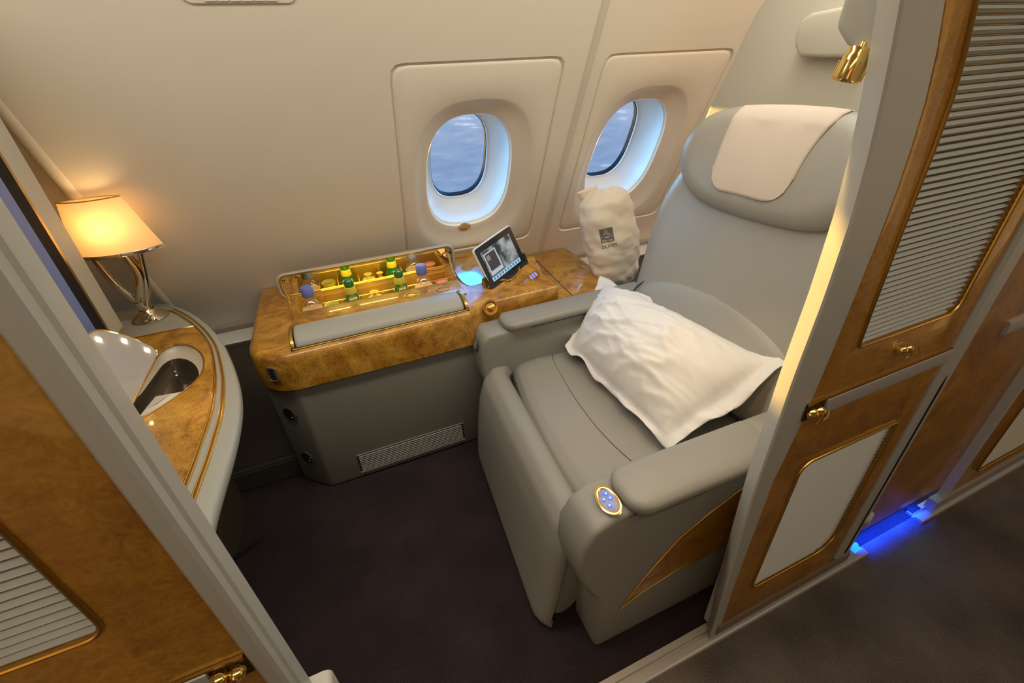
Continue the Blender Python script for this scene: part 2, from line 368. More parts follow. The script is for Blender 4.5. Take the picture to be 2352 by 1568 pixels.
for i, (pc, wc) in enumerate(WINS):
    x0, x1 = (.10, 1.08) if i == 0 else (1.08, 2.3)
    po = panel_outline(pc); pz = (PZ0 + PZ1) / 2
    cell = snap(rect_ring(x0, x1, .49, 2.2, po, pc, pz), x0, x1, .49, 2.2)
    R0 = [W(x, z) for x, z in cell]; R1 = [W(x, z) for x, z in po]
    def inset(po, k): return [(pc + (x - pc) * (1 - k / .348), pz + (z - pz) * (1 - k / .42)) for x, z in po]
    rr = [R0, R1, [W(x, z, .004) for x, z in inset(po, .002)], [W(x, z, .009) for x, z in inset(po, .005)], [W(x, z, .009) for x, z in inset(po, .008)], [W(x, z, .003) for x, z in inset(po, .013)], [W(x, z, .001) for x, z in inset(po, .02)]]
    # the dished surround, then the opening (angle matched)
    def ell(cx, cz, a, b, p, top=0):
        out = []
        for (x, z) in po:
            t = math.atan2((z - pz) / .42, (x - pc) / .348); c, s_ = math.cos(t), math.sin(t)
            r_ = (abs(c) ** p + abs(s_) ** p) ** (-1 / p)
            out.append((cx + a * c * r_ * (1 - top * s_ * r_), cz + b * s_ * r_))
        return out
    rc, oc = ell(wc + .012, 1.075, .285, .345, 2.9, .05), ell(wc, 1.085, .205, .262, 2.7, .03)
    def mix(a, b, t): return [(p[0] * (1 - t) + q[0] * t, p[1] * (1 - t) + q[1] * t) for p, q in zip(a, b)]
    rr += [[W(x, z, .001) for x, z in mix(inset(po, .02), rc, .5)], [W(x, z, .001) for x, z in rc]]
    for t, d in ((.12, .005), (.3, .016), (.5, .026), (.75, .033), (.92, .036), (1, .040)): rr.append([W(x, z, d) for x, z in mix(rc, oc, t)])
    wl.rings(rr)
    # the deep reveal and the outer pane
    t_ = thing('window_%d' % (i + 1), W(wc, 1.085, .1), ('oval cabin window left of the vertical seam, fully in view' if i == 0 else 'oval cabin window right of the seam, partly behind the cloth bag'), 'window', kind='structure')
    def mid(k, d, s=1.0, cz=0): return [W(wc + (x - wc) * (1 - k * .0) * s, 1.085 + (z - 1.085) * s + cz, d) for x, z in oc]
    hole = [(wc + (x - wc) * .70, 1.075 + (z - 1.085) * .775) for x, z in oc]
    rim = MB().rings([mid(0, .0395, 1.0), mid(0, .052, .985), mid(0, .056, .965)]).build('window_rim', mat('pale_rim', (0.88, 0.84, 0.70), 0.3), t_, angle=60)
    tun = MB().rings([mid(0, .056, .965), mid(0, .075, .99), mid(0, .12, .985)] + [[W(x, z, d) for x, z in mix([(wc + (a - wc) * .985, 1.085 + (b - 1.085) * .985) for a, b in oc], hole, s_)] for s_, d in ((.25, .155), (.6, .18), (.85, .195), (.93, .2))]).build('window_reveal', REVEAL, t_, angle=60)
    fr_ = MB().rings([[W(wc + (x - wc) * k, 1.075 + (z - 1.075) * k, d) for x, z in hole] for k, d in ((1.05, .199), (1.0, .196), (.985, .20), (.985, .206))]).build('window_frame', mat('white_seal', (0.8, 0.8, 0.8), 0.3), t_)
    MB().rings([[W(wc + (x - wc) * k, 1.075 + (z - 1.075) * k, d) for x, z in hole] for k, d in ((.987, .205), (.965, .206), (.965, .23), (1.15, .23), (1.15, .205), (.987, .205))]).build('window_seal', RUBBER, t_)
    MB().rings([[W(wc + (x - wc) * .98, 1.075 + (z - 1.075) * .98, .222) for x, z in hole]], cap0=True).build('window_pane', PANE, t_, fix=False)
    MB().rings([mid(0, .053, .975)], cap0=True).build('inner_pane', glass('inner_pane_plastic', (.985, .985, 1), .05, .985), t_, fix=False)
    if i == 0:
        lat = MB().lathe([(.020, 0), (.024, .003), (.022, .008), (.016, .009), (.014, .004)], W(wc - .015, .822, .036), (0, -NY, -NZ), 24, 1.35, ref=(1, 0, 0)); lat.build('shade_latch', CHROME, t_)
wlo = wl.build('wall_outboard', LINING, angle=35, fix=False); tag(wlo, 'cream sloping cabin wall lining', 'wall', kind='structure')
# joint strip, rolled forward end, recessed return behind it
o = MB().prism([W(1.066, .49, .0), W(1.074, .49, -.006), (W(1.094, .49, -.006)), W(1.102, .49, 0)], W(0, 2.2) - W(0, .49) + V((.03, 0, 0))).build('trim_1', mat('joint_strip', (0.60, 0.54, 0.44), .45), smooth=False); tag(o, 'raised joint strip between the two window panels', 'trim', kind='structure')
o = MB().tube([W(-.762, .60, .030), W(-.795, 2.2, .030)], .034, 24).build('trim_2', LINING); tag(o, 'rolled forward edge of the wall lining', 'trim', kind='structure')
o = MB().add([W(-1.35, .49, .075), W(-.74, .49, .075), W(-.74, 2.2, .075), W(-1.35, 2.2, .075)], [(0, 1, 2, 3)]).build('wall_recess', LINING, smooth=False, fix=False); tag(o, 'recessed strip of cream wall behind the table lamp', 'wall', kind='structure')
# wall foot: shadow gap, white ledge, dark dado and ribbed baseboard
o = MB().prism([(-1.35, 2.30, .515), (-1.35, 2.285, .505), (-1.35, 2.30, .475), (-1.35, 2.36, .475), (-1.35, 2.36, .515)], (3.8, 0, 0)).build('trim_3', mat('lining_foot', (.33, .29, .24), .5), smooth=False); tag(o, 'grey strip along the foot of the wall lining', 'trim', kind='structure')
o = MB().prism([(-1.35, 2.18, .455), (-1.35, 2.17, .47), (-1.35, 2.18, .475), (-1.35, 2.34, .475), (-1.35, 2.34, .455)], (3.8, 0, 0)).build('trim_4', WHITE, smooth=False); tag(o, 'white ledge under the wall lining', 'trim', kind='structure')
o = MB().prism([(-1.35, 1.70, 0), (-1.35, 1.70, .11), (-1.35, 1.95, .44), (-1.35, 2.17, .455), (-1.35, 2.5, .455), (-1.35, 2.5, 0)], (1.2, 0, 0)).build('wall_dado', DADO, smooth=False); tag(o, 'dark lower wall between counter and console', 'wall', kind='structure')
bb = MB()
bb.box((-1.3, 1.675, 0), (-.38, 1.70, .105))
for k in range(7): bb.box((-1.3, 1.668, .014 + k * .0125), (-.38, 1.676, .021 + k * .0125))
o = bb.build('baseboard_outboard', mat('baseboard_dark', (.07, .062, .052), .6), smooth=False); tag(o, 'dark ribbed baseboard left of the console', 'baseboard', kind='structure')
# dark body behind the right console, under the bag
o = MB().box((1.27, 1.62, 0), (2.3, 2.3, .455)).build('wall_bin', DADO, smooth=False); tag(o, 'dark sidewall bin behind the seat', 'wall', kind='structure')
# upper service panel with grille
ts = thing('service_panel', W(-.09, 1.75), 'cream overhead service panel with white grille on upper wall, left of the windows', 'panel')
po = rrect(-.09, 1.76, .30, .112, .03)
MB().rings([[W(x, z, -.001) for x, z in po], [W(-.09 + (x + .09) * .985, 1.76 + (z - 1.76) * .96, -.005) for x, z in po], [W(-.09 + (x + .09) * .96, 1.76 + (z - 1.76) * .9, -.005) for x, z in po]], cap1=True).build('panel_plate', LINING, ts, angle=30)
g = MB()
for k in range(5):
    a = W(-.185 + .0, 1.7105 + k * .016, -.0052); 
    for j in range(6): g.hexa([W(-.18 + j * .031, 1.712 + k * .016, -.0052), W(-.153 + j * .031, 1.712 + k * .016, -.0052), W(-.153 + j * .031, 1.712 + k * .016, -.009), W(-.18 + j * .031, 1.712 + k * .016, -.009), W(-.18 + j * .031, 1.723 + k * .016, -.0052), W(-.153 + j * .031, 1.723 + k * .016, -.0052), W(-.153 + j * .031, 1.723 + k * .016, -.009), W(-.18 + j * .031, 1.723 + k * .016, -.009)])
g.build('grille', mat('white_grille', (.85, .83, .75), .4), ts, smooth=False)

# ================================================================== PARTITIONS ON THE AISLE
YA = 0.406
def shutter_unit(root, x0, x1, z0, z1, corners, y=YA, pitch=.0115, trimr=.004, left=None):
    "recessed slatted shutter with a gold bead; corners = radii bl, br, tr, tl"
    out = []
    rb = corners
    for (cx, cz, r, a0) in ((x1, z1, rb[2], 0), (x0, z1, rb[3], 90), (x0, z0, rb[0], 180), (x1, z0, rb[1], 270)):
        sx = -1 if cx == x1 else 1; sz = -1 if cz == z1 else 1
        for i in range(7):
            a = math.radians(a0 + 90 * i / 6); out.append((cx + sx * r + r * math.cos(a), cz + sz * r + r * math.sin(a)))
    if left: out = [p for p in out if p[0] > x0 + .04] ; out = [p for p in out if p[1] > (z0 + z1) / 2] + left + [p for p in out if p[1] <= (z0 + z1) / 2]
    MB().tube([(x, y - .0005, z) for x, z in out], trimr, 8, closed=True, flat=.9, up=(0, 1, 0)).build('shutter_trim', GOLDD, root)
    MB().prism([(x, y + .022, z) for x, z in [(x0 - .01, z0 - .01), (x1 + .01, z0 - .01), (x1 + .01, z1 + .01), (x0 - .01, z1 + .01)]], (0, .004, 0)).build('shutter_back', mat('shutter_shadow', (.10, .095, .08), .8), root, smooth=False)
    sl = MB(); k = 0; z = z0 - pitch * .3
    def span(zz):
        xs = []
        for i in range(len(out)):
            (xa, za), (xb, zb) = out[i], out[(i + 1) % len(out)]
            if (za - zz) * (zb - zz) <= 0 and abs(za - zb) > 1e-9: xs.append(xa + (xb - xa) * (zz - za) / (zb - za))
        return (min(xs), max(xs)) if len(xs) > 1 else None
    while z < z1:
        sp = span(min(max(z + pitch * .5, z0 + .001), z1 - .001))
        if sp:
            a, b = sp[0] - .001, sp[1] + .001
            pr = [(y + .020, z), (y + .012, z + pitch * .10), (y + .0055, z + pitch * .42), (y + .012, z + pitch * .76), (y + .020, z + pitch * .9)]
            sl.prism([(a, py, pz) for py, pz in pr], (b - a, 0, 0))
        z += pitch
    sl.build('shutter', SLAT, root, angle=60)
    return out
def prism_cutter(out, y0, y1):
    return MB().prism([(x, y0, z) for x, z in out], (0, y1 - y0, 0)).build('c', POST)
def latch(root, x, z, y=YA, s=1.0, tilt=0.0):
    lt = MB(); lt.lathe([(.0, 0), (.012 * s, .0), (.014 * s, .006), (.010 * s, .014), (0.004, .017)], (x - .011 * s, y, z + .003), (0, -1, 0), 20)
    lt.lathe([(.0, 0), (.012 * s, .0), (.014 * s, .006), (.010 * s, .014), (0.004, .017)], (x + .014 * s, y, z), (0, -1, 0), 20)
    lt.tube([(x - .011 * s, y - .02, z + .016 * s), (x - .006 * s, y - .024, z), (x - .011 * s, y - .02, z - .012 * s)], .003 * s, 8)
    lt.tube([(x + .022 * s, y - .02, z + .012 * s), (x + .014 * s, y - .024, z), (x + .006 * s, y - .02, z - .012 * s)], .003 * s, 8)
    return lt.build('latch', GOLD, root)
ZT = 1.78
# --- right partition: a frame post that curves towards its top
tr = thing('suite_partition', (.98, .43, 0), 'burl wood aisle partition with two slatted shutters at right of the seat', 'partition')
ridge = [(.742, .012), (.722, .35), (.704, .70), (.703, 1.0), (.709, 1.16), (.706, 1.29), (.697, 1.367), (.684, 1.437), (.672, 1.49), (.655, 1.549), (.632, 1.65), (.60, ZT)]
def xr(z, T=ridge):
    for (xa, za), (xb, zb) in zip(T, T[1:]):
        if z <= zb: return xa + (xb - xa) * (z - za) / (zb - za)
    return T[-1][0]
woode = [(.762, .012), (.750, .30), (.748, .70), (.770, .88), (.776, 1.0), (.780, 1.2), (.781, 1.30), (.770, 1.41), (.757, 1.47), (.738, 1.52), (.72, 1.56), (.69, 1.65), (.66, ZT)]
secs = []
for k in range(40):
    z = .014 + (ZT - .014) * k / 39
    a = xr(z); b = xr(z, woode)
    secs.append([(a + .036, YA + .050, z), (a + .031, YA + .047, z), (a, YA + .002, z), (a + .002, YA - .002, z), (b - .007, YA - .002, z), (b - .004, YA + .001, z), (b + .03, YA + .001, z), (b + .03, YA + .050, z)])
MB().rings(secs, cap0=True, cap1=True).build('frame_post', POST, tr, angle=30)
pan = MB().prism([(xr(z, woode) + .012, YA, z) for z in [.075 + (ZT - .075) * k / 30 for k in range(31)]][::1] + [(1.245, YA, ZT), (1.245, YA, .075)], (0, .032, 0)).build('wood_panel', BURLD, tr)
s1 = shutter_unit(tr, .862, 1.170, 1.022, 1.72, (.006, .03, .03, .03), left=[(.77, 1.72), (.755, 1.695), (.765, 1.64), (.79, 1.565), (.803, 1.53), (.818, 1.49), (.831, 1.44), (.838, 1.38), (.842, 1.30), (.848, 1.20), (.855, 1.10), (.861, 1.03), (.867, 1.022)]); s2 = shutter_unit(tr, .842, 1.172, .206, .712, (.03, .075, .006, .035), trimr=.004)
cut(pan, prism_cutter(s1, YA - .05, YA + .019), prism_cutter(s2, YA - .05, YA + .019)); finish(pan, .0015)
# inner lining of the suite side
MB().prism([(.76, YA + .034, .03), (1.29, YA + .034, .03), (1.29, YA + .034, ZT), (.76, YA + .034, ZT)], (0, .015, 0)).build('inner_lining', POST, tr, smooth=False)
# waist rail
rail = MB().prism([(0, YA, .870), (0, YA - .006, .874), (0, YA - .008, .892), (0, YA - .006, .909), (0, YA, .914)], (1, 0, 0))
rail.v = [V((.826 if v.x < .5 else 1.245, v.y, v.z)) for v in rail.v]; rail.build('waist_rail', RAIL, tr, angle=20)
MB().prism([(.772, YA - .001, .872), (.826, YA - .001, .872), (.826, YA - .001, .913), (.772, YA - .001, .913)], (0, -.002, 0)).build('latch_plate', mat('dark_bronze', (.06, .03, .008), .3, .6), tr, smooth=False)
MB().box((.772, YA - .005, .911), (1.245, YA - .001, .915)).build('rail_edge', GOLDD, tr, smooth=False)
latch(tr, .795, .888, YA - .002, .9)
l2 = latch(tr, 1.016, .975, YA, .8)
# end pillar
pl = MB().prism([(1.236, YA + .03, 0), (1.236, YA - .004, 0), (1.244, YA - .010, 0), (1.288, YA - .010, 0), (1.294, YA - .004, 0), (1.294, YA + .045, 0)], (0, 0, ZT)); pl.v = [v + V((0, 0, .10 if v.z < .5 else 0)) for v in pl.v]
pl.build('end_pillar', POST, tr, angle=20)
MB().prism([(1.262, YA - .0105, .12), (1.270, YA - .0105, .12), (1.270, YA - .0105, .80), (1.266, YA - .0105, .83), (1.262, YA - .0105, .80)], (0, -.001, 0)).build('pillar_slot', RUBBER, tr, smooth=False)
MB().box((1.296, YA + .02, .10), (1.318, YA + .045, ZT)).build('seal_strip', RUBBER, tr, smooth=False)
MB().lathe([(.0, 0), (.022, .001), (.026, .008), (.022, .018), (0, .02)], (1.30, YA + .004, .27), (.3, -1, 0), 20, 1.0).add([], []).build('door_buffer', SHELL, tr)
# bottom rail
MB().prism([(.76, YA, .02), (.76, YA - .004, .03), (.76, YA - .004, .066), (.76, YA, .075), (.76, YA + .03, .075), (.76, YA + .03, .02)], (.57, 0, 0)).build('bottom_rail', mat('bottom_rail_brown', (.24, .17, .11), .4), tr, smooth=False)
# --- next partition aft
tn = thing('suite_partition', (2.2, .45, 0), 'next burl wood partition farther right along the aisle with dim lower shutter', 'partition')
YB = YA + .026
pan = MB().box((1.31, YB, .10), (1.86, YB + .025, ZT)).build('sliding_door', BURLD, tn); finish(pan, .003)
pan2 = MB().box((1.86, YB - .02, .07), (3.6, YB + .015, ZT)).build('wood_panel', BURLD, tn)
s3 = shutter_unit(tn, 2.00, 2.62, .125, .72, (.03, .08, .03, .04), y=YB - .02); cut(pan2, prism_cutter(s3, YB - .07, YB - .002)); finish(pan2, .002)
MB().box((1.852, YB - .026, .07), (1.864, YB + .0, ZT)).build('panel_edge', SLAT, tn, smooth=False)
rl = MB().prism([(1.545, YB, .846), (1.545, YB - .008, .85), (1.545, YB - .010, .868), (1.545, YB - .008, .886), (1.545, YB, .890)], (1.8, 0, 0)).build('waist_rail', RAIL, tn, angle=20)
MB().box((1.80, YB - .03, .025), (3.6, YB + .0, .07)).build('bottom_rail', mat('bottom_rail_grey', (.36, .33, .28), .4), tn, smooth=False)
# --- left partition, close to the camera
tl = thing('suite_partition', (-.6, .43, 0), 'burl wood partition at lower left, nearest the camera, with wide grey post', 'partition')
secs = []
for k in range(12):
    z = .014 + (ZT - .014) * k / 11
    secs.append([(-.2455, YA + .045, z), (-.2455, YA - .002, z), (-.242, YA - .005, z), (-.227, YA - .005, z), (-.2225, YA - .001, z), (-.2215, YA + .010, z), (-.2185, YA + .014, z), (-.2180, YA + .020, z), (-.2215, YA + .045, z)])
MB().rings(secs, cap0=True, cap1=True).build('frame_post', POST, tl, angle=30)
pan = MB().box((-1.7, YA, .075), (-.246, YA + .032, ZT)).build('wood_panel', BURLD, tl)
s4 = shutter_unit(tl, -.92, -.336, 1.000, 1.72, (.03, .022, .03, .03), trimr=.0034, pitch=.0125); cut(pan, prism_cutter(s4, YA - .05, YA + .019)); finish(pan, .0015)
MB().box((-1.7, YA + .034, .03), (-.26, YA + .049, ZT)).build('inner_lining', POST, tl, smooth=False)
rail = MB().prism([(-1.7, YA, .822), (-1.7, YA - .006, .826), (-1.7, YA - .007, .845), (-1.7, YA - .006, .862), (-1.7, YA, .866)], (1.7 - .292, 0, 0)).build('waist_rail', RAIL, tl, angle=20)
MB().box((-.292, YA - .002, .822), (-.248, YA + .0, .866)).build('latch_plate', mat('dark_bronze', (.06, .03, .008), .3, .6), tl, smooth=False)
MB().box((-1.7, YA - .005, .865), (-.248, YA - .001, .868)).build('rail_edge', GOLDD, tl, smooth=False)
latch(tl, -.272, .845, YA - .002, .8)
MB().add([], []).prism([(x, YA + .030, z) for x, z in rrect(-.226, .565, .066, .14, .014)], (0, .03, 0)).build('door_catch', SHELL, tl, angle=30)

# floor track along the doorway
tk = thing('door_track', (1.0, .42, 0), 'silver door track on the floor along the aisle, ending beside the blue light', 'track')
prof = [(.392, 0), (.394, .010), (.400, .0125), (.418, .0125), (.419, .004), (.427, .004), (.428, .012), (.446, .012), (.449, 0)]
MB().prism([(-1.2, y, z) for y, z in prof], (2.64, 0, 0)).build('track_rail', TRACK, tk, smooth=False)
MB().box((1.395, .412, .0125), (1.432, .438, .0145)).build('floor_marker_light', LEDC, tk, smooth=False)
MB().box((1.37, .44, .0125), (1.44, .452, .016)).build('track_stop', RUBBER, tk, smooth=False)
tk2 = thing('door_track', (2.5, .42, 0), 'silver door track along the foot of the next partition at right edge', 'track')
MB().prism([(1.735, y, z) for y, z in prof], (2.2, 0, 0)).build('track_rail', TRACK, tk2, smooth=False)
MB().box((1.74, .43, .0125), (1.79, .452, .016)).build('track_stop', RUBBER, tk2, smooth=False)
bl = thing('floor_light', (1.6, .46, 0), 'blue glowing floor light in the gap between the two door tracks', 'light')
MB().box((1.47, .45, .03), (1.80, .462, .06)).build('light_housing', RUBBER, bl, smooth=False)
MB().box((1.475, .452, .026), (1.795, .460, .0305)).build('light_lens', LEDB, bl, smooth=False)
ab = bpy.data.lights.new('blue_glow', 'AREA'); ab.shape = 'RECTANGLE'; ab.size = .34; ab.size_y = .03; ab.spread = math.radians(110); ab.energy = 2.2; ab.color = (0.0, .04, 1.0)
abo = bpy.data.objects.new('blue_glow', ab); COL.objects.link(abo); abo.location = (1.61, .440, .055); abo.rotation_euler = (0, 0, 0); abo.parent = bl; abo.matrix_parent_inverse = Matrix.Translation(-V(bl.location))
# black strap on the carpet
st = MB().tube(smoothpoly([(-.545, 1.385, .006), (-.60, 1.352, .009), (-.66, 1.322, .007), (-.74, 1.29, .006)], 2, False), .007, 8, flat=.5, up=(0, 0, 1)).build('strap', RUBBER); tag(st, 'short black strap lying on the dark carpet beside the left post', 'strap')

# ================================================================== SIDE CONSOLE
def circ_arc(cx, cy, r, a0, a1, n=8): return [(cx + r * math.cos(math.radians(a0 + (a1 - a0) * i / n)), cy + r * math.sin(math.radians(a0 + (a1 - a0) * i / n))) for i in range(n + 1)]
co = thing('side_console', (.3, 1.85, 0), 'burl wood console with an open gold minibar under the left window', 'console')
WZ = .69
plan = circ_arc(-.25, 1.675, .16, 180, 270) + [(.40, 1.515)] + circ_arc(.40, 1.545, .03, 270, 330, 3) + [(.50, 1.575), (.84, 1.575), (.84, 2.205), (-.41, 2.205)]
sec = []
for z, ins in ((.535, .012), (.54, 0), (.655, 0), (.672, .004), (.684, .012), (.69, .026)):
    cx_ = .2; cy_ = 1.88
    sec.append([(x + (ins if x < cx_ else 0) * 1, y + (ins if y < 1.7 else 0), z) for x, y in plan])
body = MB().rings(sec, cap0=True, cap1=True).build('wood_body', BURL, co)
WX0, WX1, WY0, WY1 = -.232, .452, 1.852, 2.045
cut(body, MB().box((WX0, WY0, .552), (WX1, WY1, .8)).build('c', BURL)); finish(body)
lowp = [(-.29, 1.53), (1.1, 1.60), (1.1, 2.2), (-.40, 2.2), (-.40, 1.64)]
lowp = [(-.285, 1.532), (.46, 1.532), (.46, 1.60), (.86, 1.60), (.86, 2.2), (-.398, 2.2), (-.398, 1.63)]
MB().prism([(x, y, 0) for x, y in lowp], (0, 0, .538)).build('lower_cabinet', CAB, co, bevel=.012)
# grille low on the front
gr = MB().box((-.155, 1.529, .035), (.322, 1.5315, .132)); vent = gr.build('vent_back', mat('vent_shadow', (.02, .018, .015), .8), co, smooth=False)
gr = MB()
for k in range(9): gr.prism([(-.148, 1.529, .042 + k * .0098), (-.148, 1.524, .0445 + k * .0098), (-.148, 1.529, .047 + k * .0098)], (.463, 0, 0))
gr.box((-.156, 1.523, .033), (.323, 1.530, .037)); gr.box((-.156, 1.526, .131), (.323, 1.530, .135))
gr.build('vent_grille', mat('vent_grey', (.30, .29, .26), .45), co, smooth=False)
# two dark recessed ports on the chamfer
nrm = V((-.655, -.755, 0)).normalized(); tx = V((.755, -.655, 0)).normalized()
for z in (.40, .16):
    c = V((-.3425, 1.5800, z)); pp = MB()
    o2 = [c + tx * (.030 * math.cos(a)) + V((0, 0, .036 * math.sin(a))) for a in [2 * PI * k / 20 for k in range(20)]]
    pp.rings([[q + nrm * .001 for q in o2], [q + nrm * .006 for q in o2], [c + (q - c) * .84 + nrm * .006 for q in o2]], cap0=True)
    pr = pp.build('port_ring', mat('port_grey', (.10, .095, .085), .5), co)
    MB().rings([[c + (q - c) * .84 + nrm * .005 for q in o2], [c + (q - c) * .7 + nrm * .002 for q in o2]], cap1=True).build('port_face', BLACKG, pr)
    sc_ = MB()
    for dx, dz in ((.010, .018), (.016, .004), (.008, -.014)): sc_.lathe([(.0, 0), (.0022, 0), (.0015, .002), (0, .0024)], c + tx * dx + V((0, 0, dz)) + nrm * .003, nrm, 10)
    sc_.build('port_contact', CHROME, pr)
# gold-lined well
wb = MB(); a, b, c_, d_ = WX0 + .001, WX1 - .001, WY0 + .001, WY1 - .001
wb.add([(a, c_, .554), (b, c_, .554), (b, d_, .554), (a, d_, .554), (a, c_, .6915), (b, c_, .6915), (b, d_, .6915), (a, d_, .6915)], [(0, 1, 2, 3), (0, 4, 5, 1), (1, 5, 6, 2), (2, 6, 7, 3), (3, 7, 4, 0)])
wb.build('minibar_lining', GOLDL, co, smooth=False, fix=False)
tr_ = MB()
for (p, q) in (((a, c_), (b, c_)), ((a, d_), (b, d_))): tr_.tube([(p[0], p[1], .6925), (q[0], q[1], .6925)], .0028, 8)
tr_.tube([(a, 1.985, .655), (b, 1.985, .655)], .004, 8); tr_.tube([(a, 2.0, .63), (b, 2.0, .63)], .003, 8)
for xx in (-.14, -.055, .045, .155, .26, .36): tr_.box((xx - .0015, 1.86, .62), (xx + .0015, 2.035, .650))
tr_.build('minibar_rack', GOLD, co)
# flap between well and roll, with two gold ovals
MB().box((-.245, 1.69, .689), (.455, 1.849, .6965)).build('front_flap', BURL, co, bevel=.003)
for (x, y) in ((.232, 1.785), (.372, 1.775)):
    MB().tube([(x + .030 * math.cos(a_), y + .020 * math.sin(a_), .698) for a_ in [2 * PI * k / 28 for k in range(28)]], .0020, 6, closed=True).build('gold_oval', GOLD, co)
# padded roll along the front edge
pr_ = smoothpoly([(1.700, .684), (1.700, .712), (1.66, .730), (1.61, .730), (1.568, .714), (1.552, .688), (1.565, .676), (1.69, .676)], 2)
rolls = [[(x, 1.62 + (q.x - 1.62) * s_, .69 + (q.y - .69) * s_) for q in pr_] for x, s_ in ((-.238, .88), (-.2345, .97), (-.225, 1.0), (.385, 1.0), (.3985, .97), (.402, .88))]
pr_ = [V((p[0], p[1], 0)) for p in pr_]
MB().rings(rolls, cap0=True, cap1=True).build('padded_roll', mat('roll_leather', (.37, .36, .315), .5, bump=.15, bscale=300), co, angle=50)
gc = MB()
for xs in ((-.256, -.242), (.406, .420)):
    gc.rings([[(x, 1.62 + (q.x - 1.62) * s_, .69 + (q.y - .69) * s_) for q in pr_] for x, s_ in ((xs[0], .86), (xs[0] + .003, .99), (xs[1] - .004, 1.02), (xs[1], .99))], cap0=True, cap1=True)
gc.tube([(-.25, 1.546, .690), (.41, 1.546, .690)], .003, 8)
gc.tube([(-.10, 1.708, .6985), (.30, 1.708, .6985)], .0022, 8)
gc.build('roll_end_cap', GOLDD, co, angle=50)
MB().box((-.256, 1.540, .676), (.420, 1.62, .6915)).build('roll_tray', mat('dark_bronze', (.06, .03, .008), .3, .6), co, bevel=.002)
# lid standing open at the back
LY = 2.055; lo = rrect(.105, .742, .81, .118, .035, 8)
lean = -.03
def LP(x, z, d): return V((x, LY + d + (z - .69) * lean, z))
lid = MB().rings([[LP(.105 + (x - .105) * k, .742 + (z - .742) * kz, d) for x, z in lo] for k, kz, d in ((.972, .84, -.004), (.988, .92, -.008), (1.0, 1.0, -.004), (1.0, 1.0, .012), (.985, .93, .017))], cap1=True).build('minibar_lid', mat('lid_grey', (.44, .42, .34), .45), co, angle=30)
MB().rings([[LP(.105 + (x - .105) * k, .742 + (z - .742) * kz, d) for x, z in lo] for k, kz, d in ((.975, .86, -.0055), (.962, .76, -.0055), (.958, .73, -.001))]).build('lid_rim', GOLDD, lid, angle=30)
MB().rings([[LP(.105 + (x - .105) * .96, .742 + (z - .742) * .74, -.002) for x, z in lo]], cap0=True).build('lid_mirror', MIRROR, lid, fix=False)
MB().box((-.13, LY - .006, .787), (.36, LY + .004, .791)).build('lid_light', LEDW, lid, smooth=False)
for path in ([LP(-.27, .765, -.012), (-.262, 1.93, .705), (-.258, 1.81, .698)], [LP(.475, .765, -.012), (.466, 1.95, .71), (.462, 1.88, .698)]):
    hg = MB().tube(path, .0042, 8); hg.lathe([(0, 0), (.008, 0), (.008, .010), (0, .012)], path[0] + V((0, .006, 0)), (0, -1, 0), 12); hg.build('lid_stay', GOLD, co)
ml = area('minibar_lamp', (.115, 2.02, .772), (math.radians(-20), 0, 0), .5, .01, .55, (1.0, .72, .16)); ml.parent = co; ml.matrix_parent_inverse = Matrix.Translation(-V(co.location))
# polished inlay added beside the tablet, tilted to carry the window's reflection patch
ti = smoothpoly([(.468, 1.762), (.548, 1.762), (.60, 1.80), (.60, 1.93), (.565, 1.935), (.55, 1.90), (.515, 1.905), (.505, 1.945), (.53, 1.99), (.515, 2.03), (.475, 2.02)], 2)
MB().prism([(p[0], p[1], .6895 + (p[1] - 1.76) * .09) for p in ti], (0, 0, .002)).build('reflection_inlay', mat('polished_inlay', (.60, .52, .60), .10, 1.0), co, smooth=False)
# raised mound carrying the tablet
A_ = V((.87, .46, .17)).normalized()
F1, F2 = V((.585, 1.578, .648)), V((.838, 1.712, .690)); T1, T2 = V((.562, 1.715, .700)), V((.842, 1.872, .752))
mo = MB().hexa([V((F1.x, F1.y, .585)), V((F2.x, F2.y, .585)), V((.868, 1.90, .585)), V((.54, 1.78, .585)), F1, F2, V((.853, 1.855, .7435)), V((.548, 1.765, .7192))]).build('tablet_mound', BURL, co, bevel=.010, seg=4)
MNn = V((.030, -.350, .936))
DOCK = [(.551, 1.753, .714), (.551, 1.706, .697), (.555, 1.696, .693), (.635, 1.732, .704), (.663, 1.709, .694), (.732, 1.752, .708), (.743, 1.791, .723), (.805, 1.823, .732), (.804, 1.88, .754)]
MB().tube(smoothpoly([V(p) + MNn * .005 for p in DOCK[2:8]], 2, False), .0042, 8).build('mound_bead', GOLD, mo)
MB().prism([V(p) + MNn * .0005 for p in DOCK] + [V((.70, 1.86, .742))], tuple(MNn * .002)).build('dock_well', BLACKG, mo, smooth=False)
# control strip along the mound front
D_ = (F2 - F1).normalized(); NF = D_.cross(V((0, 0, 1))).normalized()
up_ = (T1 - F1).normalized(); NS = D_.cross(up_).normalized(); NS = -NS if NS.z < 0 else NS
def MS(u, v, h=0.0): return F1 + D_ * u + up_ * v + NS * (h + .0045)
cs = MB().rings([[MS(.155 + (x) * k, .030 + z * kz, h) for x, z in rrect(0, 0, .235, .036, .006, 4)] for k, kz, h in ((1.0, 1.0, .0), (1.0, 1.0, .006), (.97, .8, .006), (.97, .8, .003))], cap1=True).build('control_strip', GOLDD, mo, angle=30)
bt = MB()
for u in (.065, .08, .095, .125, .14, .17, .185): bt.rings([[MS(u + x, .030 + z, h) for x, z in rrect(0, 0, .011, .016, .003, 3)] for h in (.003, .006)], cap1=True)
bt.build('key', mat('grey_violet_key', (.35, .22, .30), .3, emit=(.5, .2, .45), estr=.12), cs, smooth=False)
bt = MB()
